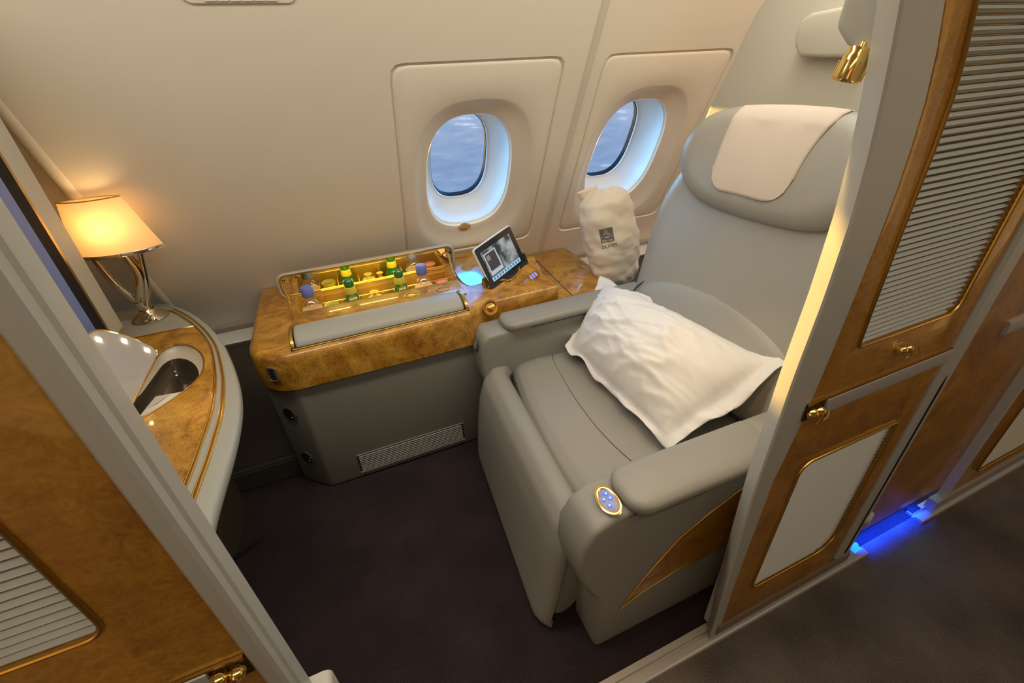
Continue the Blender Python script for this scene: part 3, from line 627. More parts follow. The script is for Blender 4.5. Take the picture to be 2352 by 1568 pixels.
for u in (.215, .232, .249): bt.rings([[MS(u + x, .030 + z, h) for x, z in rrect(0, 0, .009, .026, .003, 3)] for h in (.003, .0065)], cap1=True)
bt.build('lit_key', mat('blue_key', (.2, .2, .6), .3, emit=(.25, .3, .9), estr=.6), cs, smooth=False)
# round speaker
spn = V((-.25, -.80, .62)).normalized(); spc = V((.515, 1.560, .668))
sp = MB().lathe([(.030, 0), (.034, .004), (.032, .009), (.026, .009), (.022, .004)], spc, spn, 28).build('speaker_ring', mat('copper_ring', (.55, .27, .06), .25, 1.0), co, angle=50)
MB().lathe([(.0, .010), (.008, .010), (.013, .006), (.022, .003)], spc, spn, 24, close=False).build('speaker_cone', GOLDD, sp)
# socket plate on the rounded corner
an = math.radians(238); sc0 = V((-.25 + .161 * math.cos(an), 1.675 + .161 * math.sin(an), .618)); sn = V((math.cos(an), math.sin(an), 0)); stn = V((-sn.y, sn.x, 0))
so = MB().rings([[sc0 + stn * x + V((0, 0, z)) + sn * h for x, z in [(a_ * k, b_ * k) for a_, b_ in rrect(0, 0, .042, .062, .012, 5)]] for k, h in ((1.0, .0), (1.0, .006), (.86, .007), (.82, .005))], cap1=True).build('socket_plate', mat('plate_bronze', (.30, .22, .13), .35, .5), co, angle=30)
sk = MB()
for z in (-.018, -.006, .006, .018): sk.rings([[sc0 + stn * x + V((0, 0, z + q)) + sn * h for x, q in rrect(0, 0, .020, .006, .002, 3)] for h in (.005, .0068)], cap1=True)
sk.build('socket_hole', RUBBER, so, smooth=False)
# lower rear table with seam
rt = thing('rear_table', (1.05, 1.9, 0), 'lower burl wood table top behind the far armrest, beside the cloth bag', 'table')
MB().prism([(x, y, .555) for x, y in [(.844, 1.60), (1.215, 1.615), (1.255, 2.262), (.844, 2.262)]], (0, 0, .025)).build('table_top', BURL, rt, bevel=.006)
MB().prism([(x, y, .5800) for x, y in [(.955, 1.62), (.960, 1.62), (1.012, 2.16), (1.007, 2.16)]], (0, 0, .0012)).build('table_seam', SEAM, rt, smooth=False)
MB().box((.875, 1.64, 0), (1.22, 2.25, .555)).build('table_body', CAB, rt, smooth=False)

# ---- minibar contents
def bottle_green(x, y, label):
    t = thing('glass_bottle', (x, y, .5555), label, 'bottle', 'green glass bottles in the minibar')
    MB().lathe([(.001, 0), (.041, .001), (.044, .008), (.044, .060), (.042, .085), (.034, .108), (.024, .135), (.019, .160), (.019, .178), (.001, .180)], (x, y, .5555), n=28).build('bottle_body', GREENG, t)
    MB().lathe([(.0, .206), (.016, .206), (.021, .201), (.0225, .190), (.021, .176)], (x, y, .5555), n=20, close=False).build('bottle_cap', GREENG, t)
    MB().lathe([(.0245, .142), (.0255, .144), (.0225, .171), (.020, .173)], (x, y, .5555), n=24, close=False).build('neck_label', LABY, t)
    fa = math.radians(-90 + 8)
    def onb(u, z, h=0.0):
        r_ = .0455 if z < .080 else .0455 - (z - .080) * .33
        a = fa + u / .046; return V((x + (r_ + h) * math.cos(a), y + (r_ + h) * math.sin(a), .5555 + z))
    MB().grid(lambda u, v: onb(.027 * math.sqrt(max(0, 1 - (2 * v - 1) ** 2)) * (2 * u - 1), .119 + .026 * (2 * v - 1), .001), 12, 12).build('body_label', mat('olive_label', (0.20, 0.26, 0.03), 0.4), t, fix=False)
    vs, fs = text_mesh('perrier', .0175, .0004, .0006)
    mesh('label_text', [onb(v.x, .126 + v.y, .0022) for v in vs], fs, LABG, t, smooth=False, fix=False)
    return t
def bottle_water(x, y, label):
    t = thing('water_bottle', (x, y, .5555), label, 'bottle', 'water bottles in the minibar')
    MB().lathe([(.0, 0), (.040, .001), (.044, .01), (.044, .10), (.040, .125), (.028, .145), (.021, .152), (.021, .168), (.0, .169)], (x, y, .5555), n=28).build('bottle_body', CLEAR, t)
    MB().lathe([(.0, .002), (.0385, .003), (.0425, .012), (.0425, .105), (.0, .106)], (x, y, .5555), n=28).build('bottle_content', WATER, t)
    MB().lathe([(.0, .210), (.022, .210), (.0255, .205), (.0260, .168), (.024, .165)], (x, y, .5555), n=24, close=False).build('bottle_cap', CAPB, t)
    return t
IY = 1.945
bottle_water(-.180, IY, 'water bottle with blue cap at the left end of the open minibar')
bottle_green(-.008, IY, 'green glass bottle with yellow label, left one in the minibar')
bottle_green(.212, IY, 'green glass bottle with yellow label, right one in the minibar')
bottle_water(.318, IY, 'water bottle with blue cap near the right end of the minibar')
def cup(x, y, r, h, m1, m2, label, name='snack_cup', cat='cup'):
    t = thing(name, (x, y, .5555), label, cat)
    MB().lathe([(.0, 0), (r * .85, 0), (r * .95, h * .9), (r, h), (r * .97, h * 1.02), (r * .9, h), (r * .88, h * .95)], (x, y, .5555), n=28, close=False).build('cup_body', m1, t)
    MB().lathe([(.0, h * .97), (r * .9, h * .97)], (x, y, .5555), n=28, close=False).build('cup_lid', m2, t)
    return t
cup(-.098, IY - .02, .034, .112, mat('yellow_cup', (.62, .50, .05), .2, coat=1), CUPM, 'yellow green lidded cup beside the left green bottle in the minibar')
cup(.404, IY - .01, .031, .112, mat('red_cup', (.55, .22, .12), .3), PINK, 'small pot with coral pink lid at right end of the minibar', 'lidded_pot', 'pot')
t = thing('drinking_glass', (.09, IY, .5555), 'upturned clear glass between the two green bottles in the minibar', 'glass')
MB().lathe([(.034, 0), (.036, .002), (.030, .10), (.0, .105)], (.09, IY, .5555), n=28, close=False).build('glass_bowl', mat('amber_glass', (.75, .62, .12), .08, coat=1), t)
MB().lathe([(.012, .105), (.008, .112), (.010, .122), (.020, .126), (0, .127)], (.09, IY, .5555), n=28, close=False).build('glass_foot', mat('amber_glass', (.75, .62, .12), .08), t)
cn = thing('drink_can', (.150, IY - .045, .5555), 'low gold can beside the right green bottle in the minibar', 'can')
MB().lathe([(0, 0), (.017, 0), (.019, .004), (.019, .095), (.016, .10), (.0, .099)], (.150, IY - .045, .5555), n=24).build('can_body', GOLD, cn)
MB().lathe([(.0175, .0955), (.0185, .0985), (.0165, .1005)], (.150, IY - .045, .5555), n=24, close=False).build('can_rim', CHROME, cn)

# ---- tablet
TS = .965; BL = V((.5636, 1.6955, .7116)); TXv = V((.872, .458, .178)).normalized(); TU = V((-.318, .215, .923)); TU = (TU - TXv * TU.dot(TXv)).normalized(); TN = TXv.cross(TU)
tb = thing('tablet', tuple(BL + TXv * .13), 'black tablet with lit screen standing in a dock on the console', 'tablet')
def TP(x, y, h=0.0): return BL + TXv * (x * TS) + TU * (y * TS) + TN * h
MB().rings([[TP(.132 + x * k, .071 + y * k, h) for x, y in rrect(0, 0, .264, .202, .014, 5)] for k, h in ((.98, -.016), (1.0, -.012), (1.0, -.002), (.985, 0))], cap0=True, cap1=True).build('tablet_body', WHITE, tb, angle=30)
MB().rings([[TP(.132 + x, .071 + y, h) for x, y in rrect(0, 0, .256, .194, .011, 5)] for h in (0, .0012)], cap1=True).build('bezel', BLACKG, tb, smooth=False)
def emis(name, c, s): return mat(name, (0.02, 0.02, 0.02), .25, emit=c, estr=s)
def quad(name, x0, y0, x1, y1, h, m_, par=tb): return MB().add([TP(x0, y0, h), TP(x1, y0, h), TP(x1, y1, h), TP(x0, y1, h)], [(0, 1, 2, 3)]).build(name, m_, par, smooth=False, fix=False)
def screenmat():
    mt = bpy.data.materials.new('screen_picture'); mt.use_nodes = True; n = mt.node_tree.nodes; l = mt.node_tree.links; b = n['Principled BSDF']
    t = n.new('ShaderNodeTexCoord'); z = n.new('ShaderNodeTexNoise'); z.inputs['Scale'].default_value = 16; z.inputs['Detail'].default_value = 3; l.new(t.outputs['Object'], z.inputs['Vector'])
    r = n.new('ShaderNodeValToRGB'); l.new(z.outputs[0], r.inputs[0]); r.color_ramp.elements[0].position = .42; r.color_ramp.elements[0].color = (.035, .035, .04, 1); r.color_ramp.elements[1].position = .62; r.color_ramp.elements[1].color = (.42, .46, .47, 1)
    l.new(r.outputs[0], b.inputs['Emission Color']); b.inputs['Emission Strength'].default_value = .8; b.inputs['Base Color'].default_value = (.02, .02, .02, 1); b.inputs['Roughness'].default_value = .15
    return mt
SCP = screenmat()
scn = quad('screen', .028, -.004, .232, .142, .0015, SCP)
quad('screen_window', .036, .022, .118, .128, .0018, emis('screen_pale', (.55, .62, .66), .8), scn)
quad('screen_photo', .043, .042, .110, .122, .0021, mat('screen_dark_photo', (.02, .02, .02), .2, emit=(.045, .035, .045), estr=1.0), scn)
quad('screen_highlight', .048, .090, .07, .114, .0023, emis('screen_sand', (.30, .24, .18), .8), scn)
quad('screen_toolbar', .028, -.004, .232, .016, .0018, emis('screen_bar', (.45, .68, .92), .9), scn)
ic = MB()
for k in range(10):
    x = .036 + k * .0195
    ic.add([TP(x, .000, .0021), TP(x + .012, .000, .0021), TP(x + .012, .013, .0021), TP(x, .013, .0021)], [(0, 1, 2, 3)])
ic.build('screen_icon', emis('screen_icon', (.12, .30, .42), .7), scn, smooth=False, fix=False)
MB().prism([TP(-.006, -.036, .005), TP(.27, -.036, .005), TP(.274, .020, .005), TP(.262, .020, .005), TP(.258, -.022, .005), TP(.02, -.022, .005), TP(.006, -.018, .005), TP(-.004, .04, .005), TP(-.010, .03, .005)], tuple(TN * -.022)).build('dock', BLACKG, tb, bevel=.002, angle=30)

# ================================================================== VANITY COUNTER AT LEFT
vc = thing('vanity_counter', (-.7, 1.4, 0), 'curved grey vanity counter with burl wood top and gold inlay at left', 'counter')
CZ = .73
outer = [(-.376, .52), (-.385, .65), (-.392, .80), (-.385, .91), (-.376, 1.01), (-.371, 1.15), (-.380, 1.273), (-.408, 1.424), (-.474, 1.67), (-.564, 1.884), (-.66, 2.05), (-.735, 2.14), (-.80, 2.185), (-1.3, 2.19)]
outer = [tuple(p)[:2] for p in smoothpoly([(a_, b_, 0) for a_, b_ in outer], 2, False)]
def offs(P, d):
    "offset a polyline to its left side (towards -x)"
    out = []
    for i, p in enumerate(P):
        a_, b_ = P[max(i - 1, 0)], P[min(i + 1, len(P) - 1)]; t = V((b_[0] - a_[0], b_[1] - a_[1])).normalized(); out.append((p[0] - t.y * d, p[1] + t.x * d))
    return out
def strip(mb, A, B, zA, zB):
    n = len(A); mb.add([(x, y, zA) for x, y in A] + [(x, y, zB) for x, y in B], [[i, i + 1, n + i + 1, n + i] for i in range(n - 1)])
def closed(P): return P + [(-1.3, P[0][1])] 
def wfac(y):
    T = [(.5, 1.0), (1.1, 1.0), (1.28, .88), (1.42, .70), (1.65, .50), (1.83, .50), (2.3, .50)]
    for (a, fa_), (b, fb_) in zip(T, T[1:]):
        if y <= b: return fa_ + (fb_ - fa_) * max(0, (y - a)) / (b - a)
    return .5
def offv(P, d):
    out = []
    for i, p in enumerate(P):
        a_, b_ = P[max(i - 1, 0)], P[min(i + 1, len(P) - 1)]; t = V((b_[0] - a_[0], b_[1] - a_[1])).normalized(); k = d * wfac(p[1]); out.append((p[0] - t.y * k, p[1] + t.x * k))
    return out
ins = lambda d: offv(outer, d)
KEEP = [i for i, p in enumerate(offv(outer, .06)) if p[1] < 2.10 and p[0] > -.72]
inb = lambda d: [offv(outer, d)[i] for i in KEEP]
# rim: rounded nose in grey
rb_ = MB()
prof = [(.030, -.055), (.008, -.045), (.0, -.028), (.0, -.014), (.004, -.005), (.012, 0.0), (.042, 0.0)]
L_ = [[(x, y, CZ + dz) for x, y in ins(d)] for d, dz in prof]
n_ = len(outer); vs = [q for g_ in L_ for q in g_]; fs = [[i * n_ + k, i * n_ + k + 1, (i + 1) * n_ + k + 1, (i + 1) * n_ + k] for i in range(len(L_) - 1) for k in range(n_ - 1)]
rb_.add(vs, fs)
rb_.build('counter_rim', mat('rim_grey', (.36, .35, .30), .36), vc, angle=60)
# gold inlays with a grey strip between
def inlay(d0, d1, z, m_, nm):
    A, B = inb(d0), inb(d1); k_ = min(len(A), len(B)); A, B = A[:k_], B[:k_]; mb = MB(); strip(mb, A, B, z, z); return mb.build(nm, m_, vc, smooth=False)
g1 = MB()
for d in (.0455, .054, .074, .0825): g1.tube([(x, y, CZ + .001) for x, y in inb(d)], .0022, 8)
g1.build('gold_inlay', GOLD, vc)
inlay(.042, .0485, CZ, GOLDD, 'inlay_bed'); inlay(.048, .056, CZ - .0005, GOLDD, 'inlay_bed'); inlay(.056, .072, CZ, mat('rim_grey', (.42, .40, .34), .38), 'inlay_strip'); inlay(.072, .086, CZ - .0005, GOLDD, 'inlay_bed')
# top slab: grey towards the wall, burl in front, with the recess cut out
inn = ins(.085)
slab = MB().prism([(x, y, CZ - .05) for x, y in [p for p in ins(.03) if p[0] > -1.25] + [(-1.25, 2.16), (-1.25, .52)]], (0, 0, .0488))
slab_o = slab.build('counter_top', mat('counter_grey', (.38, .36, .30), .45), vc)
wd = [p for p in ins(.086) if p[1] < 1.825]; wd = [(p[0], p[1]) for p in wd] 
woodo = MB().prism([(x, y, CZ - .03) for x, y in wd + [(-.595, 1.843), (-1.2, 1.84), (-1.2, .52)]], (0, 0, .0312)).build('counter_wood', BURL, vc)
slot = [tuple(p)[:2] for p in smoothpoly([(-.665, 1.70, 0), (-.615, 1.712, 0), (-.55, 1.64, 0), (-.505, 1.52, 0), (-.512, 1.40, 0), (-.60, 1.29, 0), (-.72, 1.20, 0), (-.86, 1.14, 0), (-.86, 1.3, 0), (-.70, 1.42, 0), (-.68, 1.58, 0)], 2)]
def slotc(k=1.0, z0=.60, z1=.9): 
    cx_, cy_ = -.66, 1.44; return MB().prism([(cx_ + (x - cx_) * k, cy_ + (y - cy_) * k, z0) for x, y in slot], (0, 0, z1 - z0)).build('c', POST)
cut(slab_o, slotc()); finish(slab_o); cut(woodo, slotc()); finish(woodo)
MB().tube([(-.594, 1.844, CZ + .002), (-.64, 1.845, CZ + .002), (-1.2, 1.842, CZ + .002)], .0025, 8).build('wood_edge_bead', GOLD, vc)
cx_, cy_ = -.66, 1.44
def sl(k, z): return [(cx_ + (x - cx_) * k, cy_ + (y - cy_) * k, z) for x, y in slot]
MB().rings([sl(1.0, CZ + .002), sl(1.0, CZ - .004), sl(.97, CZ - .018), sl(.90, CZ - .022), sl(.84, CZ - .03)]).build('recess_surround', mat('recess_beige', (.50, .45, .38), .3), vc, angle=50)
MB().tube(sl(1.005, CZ + .002), .0028, 6, closed=True).build('recess_bead', GOLDD, vc)
rc_ = MB().rings([sl(.84, CZ - .03), sl(.80, CZ - .075), sl(.70, CZ - .095)], cap1=True).build('recess_bowl', mat('dark_mirror', (.13, .105, .085), .12, .7), vc, angle=40)
# vanity items: clear faceted lid and small lamp in the recess
vb = thing('crystal_box', (-.60, 1.34, .66), 'clear faceted box lying in the dark recess of the counter', 'box')
MB().hexa([(-.66, 1.30, .636), (-.58, 1.32, .636), (-.555, 1.44, .636), (-.64, 1.46, .636), (-.665, 1.325, .700), (-.60, 1.345, .704), (-.57, 1.43, .696), (-.65, 1.45, .690)]).build('box_body', mat('pale_crystal', (.60, .52, .46), .12, coat=1), vb, smooth=False)
MB().hexa([(-.66, 1.33, .701), (-.603, 1.348, .705), (-.575, 1.425, .697), (-.645, 1.445, .691), (-.645, 1.345, .712), (-.612, 1.358, .716), (-.59, 1.41, .708), (-.635, 1.425, .704)]).build('box_lid', mat('pale_crystal_lid', (.78, .70, .62), .08, coat=1), vb, smooth=False)
MB().lathe([(0, 0), (.006, 0), (.006, .003), (0, .004)], (-.58, 1.50, .659), (0, 0, 1), 16).build('recess_light', LEDV, vc)
lg_ = bpy.data.lights.new('recess_glow', 'POINT'); lg_.energy = .12; lg_.color = (1, .8, .45); lg_.shadow_soft_size = .01
lo_ = bpy.data.objects.new('recess_glow', lg_); COL.objects.link(lo_); lo_.location = (-.58, 1.49, .685); lo_.parent = vc; lo_.matrix_parent_inverse = Matrix.Translation(-V(vc.location))
# flip-up vanity mirror
al = math.radians(68); MO = V((-.66, 1.40, .742)); MU = V((0, 1, 0)); MV = V((-math.cos(al), 0, math.sin(al))); MN = V((math.sin(al), 0, math.cos(al)))
mo_ = [(-.20, -.002), (.0, -.001), (.20, .0), (.254, .001), (.254, .030), (.241, .062), (.213, .104), (.187, .140), (.143, .181), (.096, .196), (-.02, .198), (-.20, .195)]
mo_ = [tuple(p)[:2] for p in smoothpoly([(a_, b_, 0) for a_, b_ in mo_], 2)]
mcx, mcy = 0.05, .095
def MP(x, y, k, h): return MO + MU * (mcx + (x - mcx) * k) + MV * (mcy + (y - mcy) * k) + MN * h
ml_ = MB().rings([[MP(x, y, k, h) for x, y in mo_] for k, h in ((.97, -.018), (1.0, -.014), (1.0, -.002), (.985, .003), (.955, .003), (.945, 0))], cap0=True).build('vanity_lid', GOLD, vc, angle=40)
MB().rings([[MP(x, y, .95, .0005) for x, y in mo_]], cap0=True).build('vanity_mirror', VMIR, ml_, fix=False)
for (x, y) in ((.212, .038), (.173, .107), (.097, .163), (.0, .175)):
    c = MO + MU * x + MV * y + MN * .002; MB().lathe([(0, 0), (.0065, 0), (.0055, .003), (0, .004)], c, MN, 16).build('mirror_led', LEDV, ml_)
# pedestal under the counter
MB().prism([(x, y, 0) for x, y in [p for p in ins(.34) if p[0] > -1.2] + [(-1.2, 2.05), (-1.2, .52)]], (0, 0, CZ - .05)).build('pedestal', DADO, vc, smooth=False)

# TV unit on the forward wall
tv = thing('television', (-.85, 1.1, .86), 'wall television with gold edged black bezel, seen edge on at far left', 'television')
MB().box((-1.3, .52, .84), (-.735, 1.70, 1.78)).build('tv_surround', SHELL, tv, bevel=.006)
MB().box((-.736, .70, .86), (-.7325, 1.604, 1.70)).build('tv_frame', GOLDD, tv, bevel=.002)
MB().box((-.7345, .71, .865), (-.7315, 1.590, 1.69)).build('tv_bezel', RUBBER, tv, bevel=.002)
MB().box((-.7325, .75, .90), (-.7310, 1.535, 1.66)).build('tv_screen', mat('tv_screen', (.02, .02, .03), .15, coat=1, emit=(.14, .18, .36), estr=.45), tv, smooth=False)  # blue emission stands in for a reflection on the dark screen
wf = MB().box((-1.4, .46, 0), (-1.3, 2.4, 2.2)).build('wall_suite_forward', SHELL, smooth=False); tag(wf, 'forward wall of the suite behind the television', 'wall', kind='structure')

# ================================================================== TABLE LAMP
LX, LYY = -.775, 2.02
lp = thing('table_lamp', (LX, LYY, CZ), 'lit table lamp with flat oval cream shade and three-armed chrome stem', 'lamp')
MB().lathe([(.0, .0005), (.062, .0005), (.064, .004), (.058, .011), (.040, .022), (.029, .030), (.026, .036), (.0, .037)], (LX, LYY, CZ), n=40).build('base', CHROME, lp, angle=50)
MB().lathe([(.026, .033), (.029, .036), (.026, .040), (.024, .040)], (LX, LYY, CZ), n=40, close=False).build('collar', GOLD, lp)
dirU = V((.93, -.05, 0)).normalized()
stem = MB()
SY = 1.895
def q_(x, z, y): k = y / 2.0; return V((x * k, y, 1.5 - (1.5 - z) * k))
stem.tube([(LX, LYY, CZ + .032), (LX, LYY - .006, CZ + .06), (LX - .002, LYY - .02, CZ + .09)], [.022, .021, .022], 16)
def arm(pts, r):
    P_ = smoothpoly(pts, 3, False); stem.tube(P_, [r[0] + (r[1] - r[0]) * i / (len(P_) - 1) for i in range(len(P_))], 12, flat=.7)
arm([(LX - .006, LYY - .012, CZ + .07), q_(-.800, .845, 1.985), q_(-.825, .905, 1.95), q_(-.842, 1.010, SY + .01)], (.022, .011))
arm([(LX - .002, LYY - .012, CZ + .07), q_(-.752, .865, 1.965), q_(-.728, .92, 1.94), q_(-.742, 1.010, SY - .005)], (.023, .015))
arm([(LX + .008, LYY - .010, CZ + .06), q_(-.735, .85, 1.975), q_(-.716, .92, 1.95), q_(-.694, 1.010, SY + .01)], (.018, .008))
stem.build('stem', CHROME, lp, angle=60)
def shade_ring(xc, a_, b_, z, k=1.0):
    "lens-shaped section: two shallow arcs meeting at pointed ends"
    out = []; n = 24
    for i in range(n): t = -1 + 2 * i / n; out.append((xc + a_ * t * k, SY - b_ * (1 - t * t) * k, z))
    for i in range(n): t = 1 - 2 * i / n; out.append((xc + a_ * t * k, SY + b_ * (1 - t * t) * k, z))
    return out
Z0, Z1 = 1.040, 1.216
sm = bpy.data.materials.new('lit_shade'); sm.use_nodes = True; n_2 = sm.node_tree.nodes; l_2 = sm.node_tree.links
pb = n_2['Principled BSDF']; pb.inputs['Base Color'].default_value = (.80, .66, .46, 1); pb.inputs['Roughness'].default_value = .8
tl_ = n_2.new('ShaderNodeBsdfTranslucent'); tl_.inputs[0].default_value = (.88, .66, .38, 1); ms_ = n_2.new('ShaderNodeMixShader'); ms_.inputs[0].default_value = .55
l_2.new(pb.outputs[0], ms_.inputs[1]); l_2.new(tl_.outputs[0], ms_.inputs[2]); l_2.new(ms_.outputs[0], n_2['Material Output'].inputs[0])
sh = MB().rings([shade_ring(-.712 + (-.724 + .712) * t, .130 + (.086 - .130) * t, .055 + (.036 - .055) * t, Z0 + (Z1 - Z0) * t) for t in [i / 6 for i in range(7)]]).build('lamp_shade', sm, lp, angle=60)
MB().rings([shade_ring(-.712, .134, .059, Z0 - .010), shade_ring(-.712, .135, .060, Z0 - .006), shade_ring(-.712, .131, .057, Z0 + .002), shade_ring(-.712, .125, .051, Z0 - .002)], cap0=True).build('shade_band', CHROME, lp, angle=50)
MB().tube(shade_ring(-.724, .087, .037, Z1), .0018, 6, closed=True).build('shade_top_wire', GOLDD, lp)
MB().lathe([(0, 0), (.014, 0), (.016, .03), (.011, .06), (.0, .065)], (-.72, SY, Z0 + .03), n=16).build('bulb', mat('bulb', (1, .9, .7), .4, emit=(1, .72, .36), estr=8), lp)
bd = bpy.data.lights.new('lamp_glow', 'POINT'); bd.energy = .8; bd.color = (1.0, .62, .24); bd.shadow_soft_size = .045
bo = bpy.data.objects.new('lamp_glow', bd); COL.objects.link(bo); bo.location = (-.72, SY, 1.13); bo.parent = lp; bo.matrix_parent_inverse = Matrix.Translation(-V(lp.location))

# ================================================================== SEAT
se = thing('suite_seat', (.9, 1.0, 0), 'grey leather first class armchair with raised footrest inside the suite', 'seat')
# near armrest: side profile swept across its width
prof = [(.415, 0.0), (.415, .265), (.392, .30), (.358, .385), (.346, .455), (.354, .525), (.385, .575), (.44, .598), (.60, .600), (1.38, .575), (1.38, 0)]
prof = [(x, z) for x, z in prof]
MB().prism([(x, .529, z) for x, z in prof], (0, .128, 0)).build('armrest_panel', LEATH, se, bevel=.016, seg=4)
fp = [(.378, 1.42), ]
prof2 = [(.47, 0.0), (.47, .30), (.44, .34), (.415, .44), (.418, .53), (.43, .59), (.455, .612), (.60, .615), (1.22, .615), (1.22, 0)]
MB().prism([(x, 1.434, z) for x, z in prof2], (0, .130, 0)).build('armrest_panel', LEATH, se, bevel=.022, seg=4)
def pad(x0, x1, y0, y1, z0, z1, rf, nm='arm_pad', sl_=0.0):
    pts = [(x0 + rf * (1 - math.cos(a_)) if False else 0, 0) for a_ in ()]
    o = circ_arc(x0 + rf, y0 + rf, rf, 180, 270, 6) + [(x1, y0), (x1, y1)] + circ_arc(x0 + rf, y1 - rf, rf, 90, 180, 6)
    cx_, cy_ = (x0 + x1) / 2, (y0 + y1) / 2
    R_ = []
    for z, i_ in ((z0, .010), (z0 + .006, .002), (z0 + (z1 - z0) * .6, 0), (z1 - .006, .006), (z1, .020), (z1 + .003, .05)):
        R_.append([(x + (i_ if x < x0 + rf * 1.01 else (0 if x > x1 - .001 else 0)), min(max(y, y0 + i_), y1 - i_), z + sl_ * (x - x0)) for x, y in o])
    return MB().rings(R_, cap0=True, cap1=True).build(nm, LEATH, se, angle=60)
pad(.476, .935, .500, .648, .594, .634, .055, sl_=-.02)
pad(.940, 1.38, .505, .648, .585, .622, .004, 'arm_rear_pad', sl_=-.01)
pad(.530, 1.05, 1.415, 1.550, .612, .648, .045)
pad(1.054, 1.22, 1.415, 1.550, .612, .646, .004, 'arm_rear_pad')
MB().box((.64, 1.428, .606), (1.05, 1.45, .613)).build('arm_gap', SEAM, se, smooth=False)
MB().tube([(.475, .5275, .588), (.9, .5275, .583), (1.2, .5275, .575)], .0015, 6).build('arm_seam', SEAM, se)
# burl wedge on the aisle side
wg = [(.486, .170), (.556, .277), (.656, .392), (.75, .45), (.853, .497), (1.25, .56), (1.25, .25), (.675, .232), (.56, .205)]
MB().prism([(x, .529, z) for x, z in wg], (0, -.003, 0)).build('side_wood_inlay', BURLD, se, smooth=False)
MB().tube([(x, .5265, z) for x, z in wg[:6]], .002, 6).add([], []).tube([(x, .5265, z) for x, z in [(.486, .170), (.56, .205), (.675, .232), (1.25, .25)]], .0025, 6).build('inlay_bead', GOLDD, se)
# oval seat control
oc_ = V((.449, .578, .603)); on = V((-.16, -.05, 1)).normalized()
oa = V((0, 1, .05)); oa = (oa - on * oa.dot(on)).normalized()
ct = MB().lathe([(.0255, .0), (.0265, .004), (.0225, .006), (.019, .004)], oc_, on, 36, 1.72, ref=oa, close=False).build('seat_control', GOLD, se, angle=60)
MB().lathe([(0, .0035), (.019, .0035), (.0205, .002)], oc_, on, 36, 1.80, ref=oa, close=False).build('control_face', mat('control_grey', (.26, .27, .40), .35, emit=(.1, .12, .5), estr=.15), ct)
ob = on.cross(oa); kb = MB(); ki = MB()
for (u, v_) in ((.017, -.0045), (.002, -.0075), (.006, .0085), (-.014, .005)):
    c = oc_ + oa * u + ob * v_ + on * .0036; kb.lathe([(0, .0018), (.0055, .0016), (.0063, 0)], c, on, 18, close=False)
    for k in range(3): ki.tube([c + on * .0022 + (oa * math.cos(k * PI / 3) + ob * math.sin(k * PI / 3)) * .0034, c + on * .0022 - (oa * math.cos(k * PI / 3) + ob * math.sin(k * PI / 3)) * .0034], .0006, 5)
kb.build('control_button', mat('blue_button', (.05, .10, .6), .3, emit=(.05, .16, .95), estr=.8), ct); ki.build('button_mark', mat('button_mark', (.5, .6, 1), .3, emit=(.45, .6, 1), estr=.9), ct)
# jack ring on the far armrest front
fr = MB().lathe([(.026, 0), (.026, .004), (.021, .006), (.019, .003), (0, .003)], (.4165, 1.497, .548), (-1, 0, .12), 28, 1.0).build('jack_ring', mat('port_grey', (.10, .095, .085), .5), se)
MB().lathe([(.017, .0035), (.015, .006), (.0, .006)], (.4165, 1.497, .548), (-1, 0, .12), 24).build('jack_cap', LEATH, fr)
# seat cushion: front edge sweeps back towards the far side
def fx(y): 
    t = (y - .66) / .78; return .452 + .095 * t ** 1.6 - .012 * math.sin(PI * t)
def seatfn(u, v):
    y = .662 + .776 * u; f = fx(y)
    e_ = min(u, 1 - u) / .08; ez = (1 - min(1, e_)) ** 2 * .022
    pts = [(f + .045, .30), (f + .012, .325), (f, .37), (f + .004, .415), (f + .02, .443), (f + .05, .458), (f + .12, .462), (f + .25, .456), (f + .45, .448), (1.22, .448), (1.22, .30)]
    k = v * (len(pts) - 1); i = min(int(k), len(pts) - 2); s_ = k - i
    x = pts[i][0] * (1 - s_) + pts[i + 1][0] * s_; z = pts[i][1] * (1 - s_) + pts[i + 1][1] * s_
    if z > .40: z -= ez; z += .006 * noise.noise(V((x * 4, y * 4, 0)))
    return V((x, y, z))
MB().grid(seatfn, 34, 41).build('seat_cushion', LEATH, se, angle=80, solid=.0)
def topz(x, y): 
    f = fx(y); d = x - f
    return (.458 if d < .08 else .462 if d < .15 else .458 if d < .3 else .452) + .006 * noise.noise(V((x * 4, y * 4, 0)))
sm_ = smoothpoly([(.73, 1.42, 0), (.705, 1.36, 0), (.690, 1.27, 0), (.665, 1.10, 0), (.652, .97, 0), (.655, .86, 0), (.67, .75, 0), (.70, .67, 0)], 3, False)
MB().tube([(p.x, p.y, topz(p.x, p.y) + .0002) for p in sm_], .0016, 6).build('cushion_seam', SEAM, se)
MB().box((.50, .66, .02), (1.25, 1.44, .33)).build('seat_base', mat('seat_base_dark', (.12, .11, .095), .7), se, smooth=False)
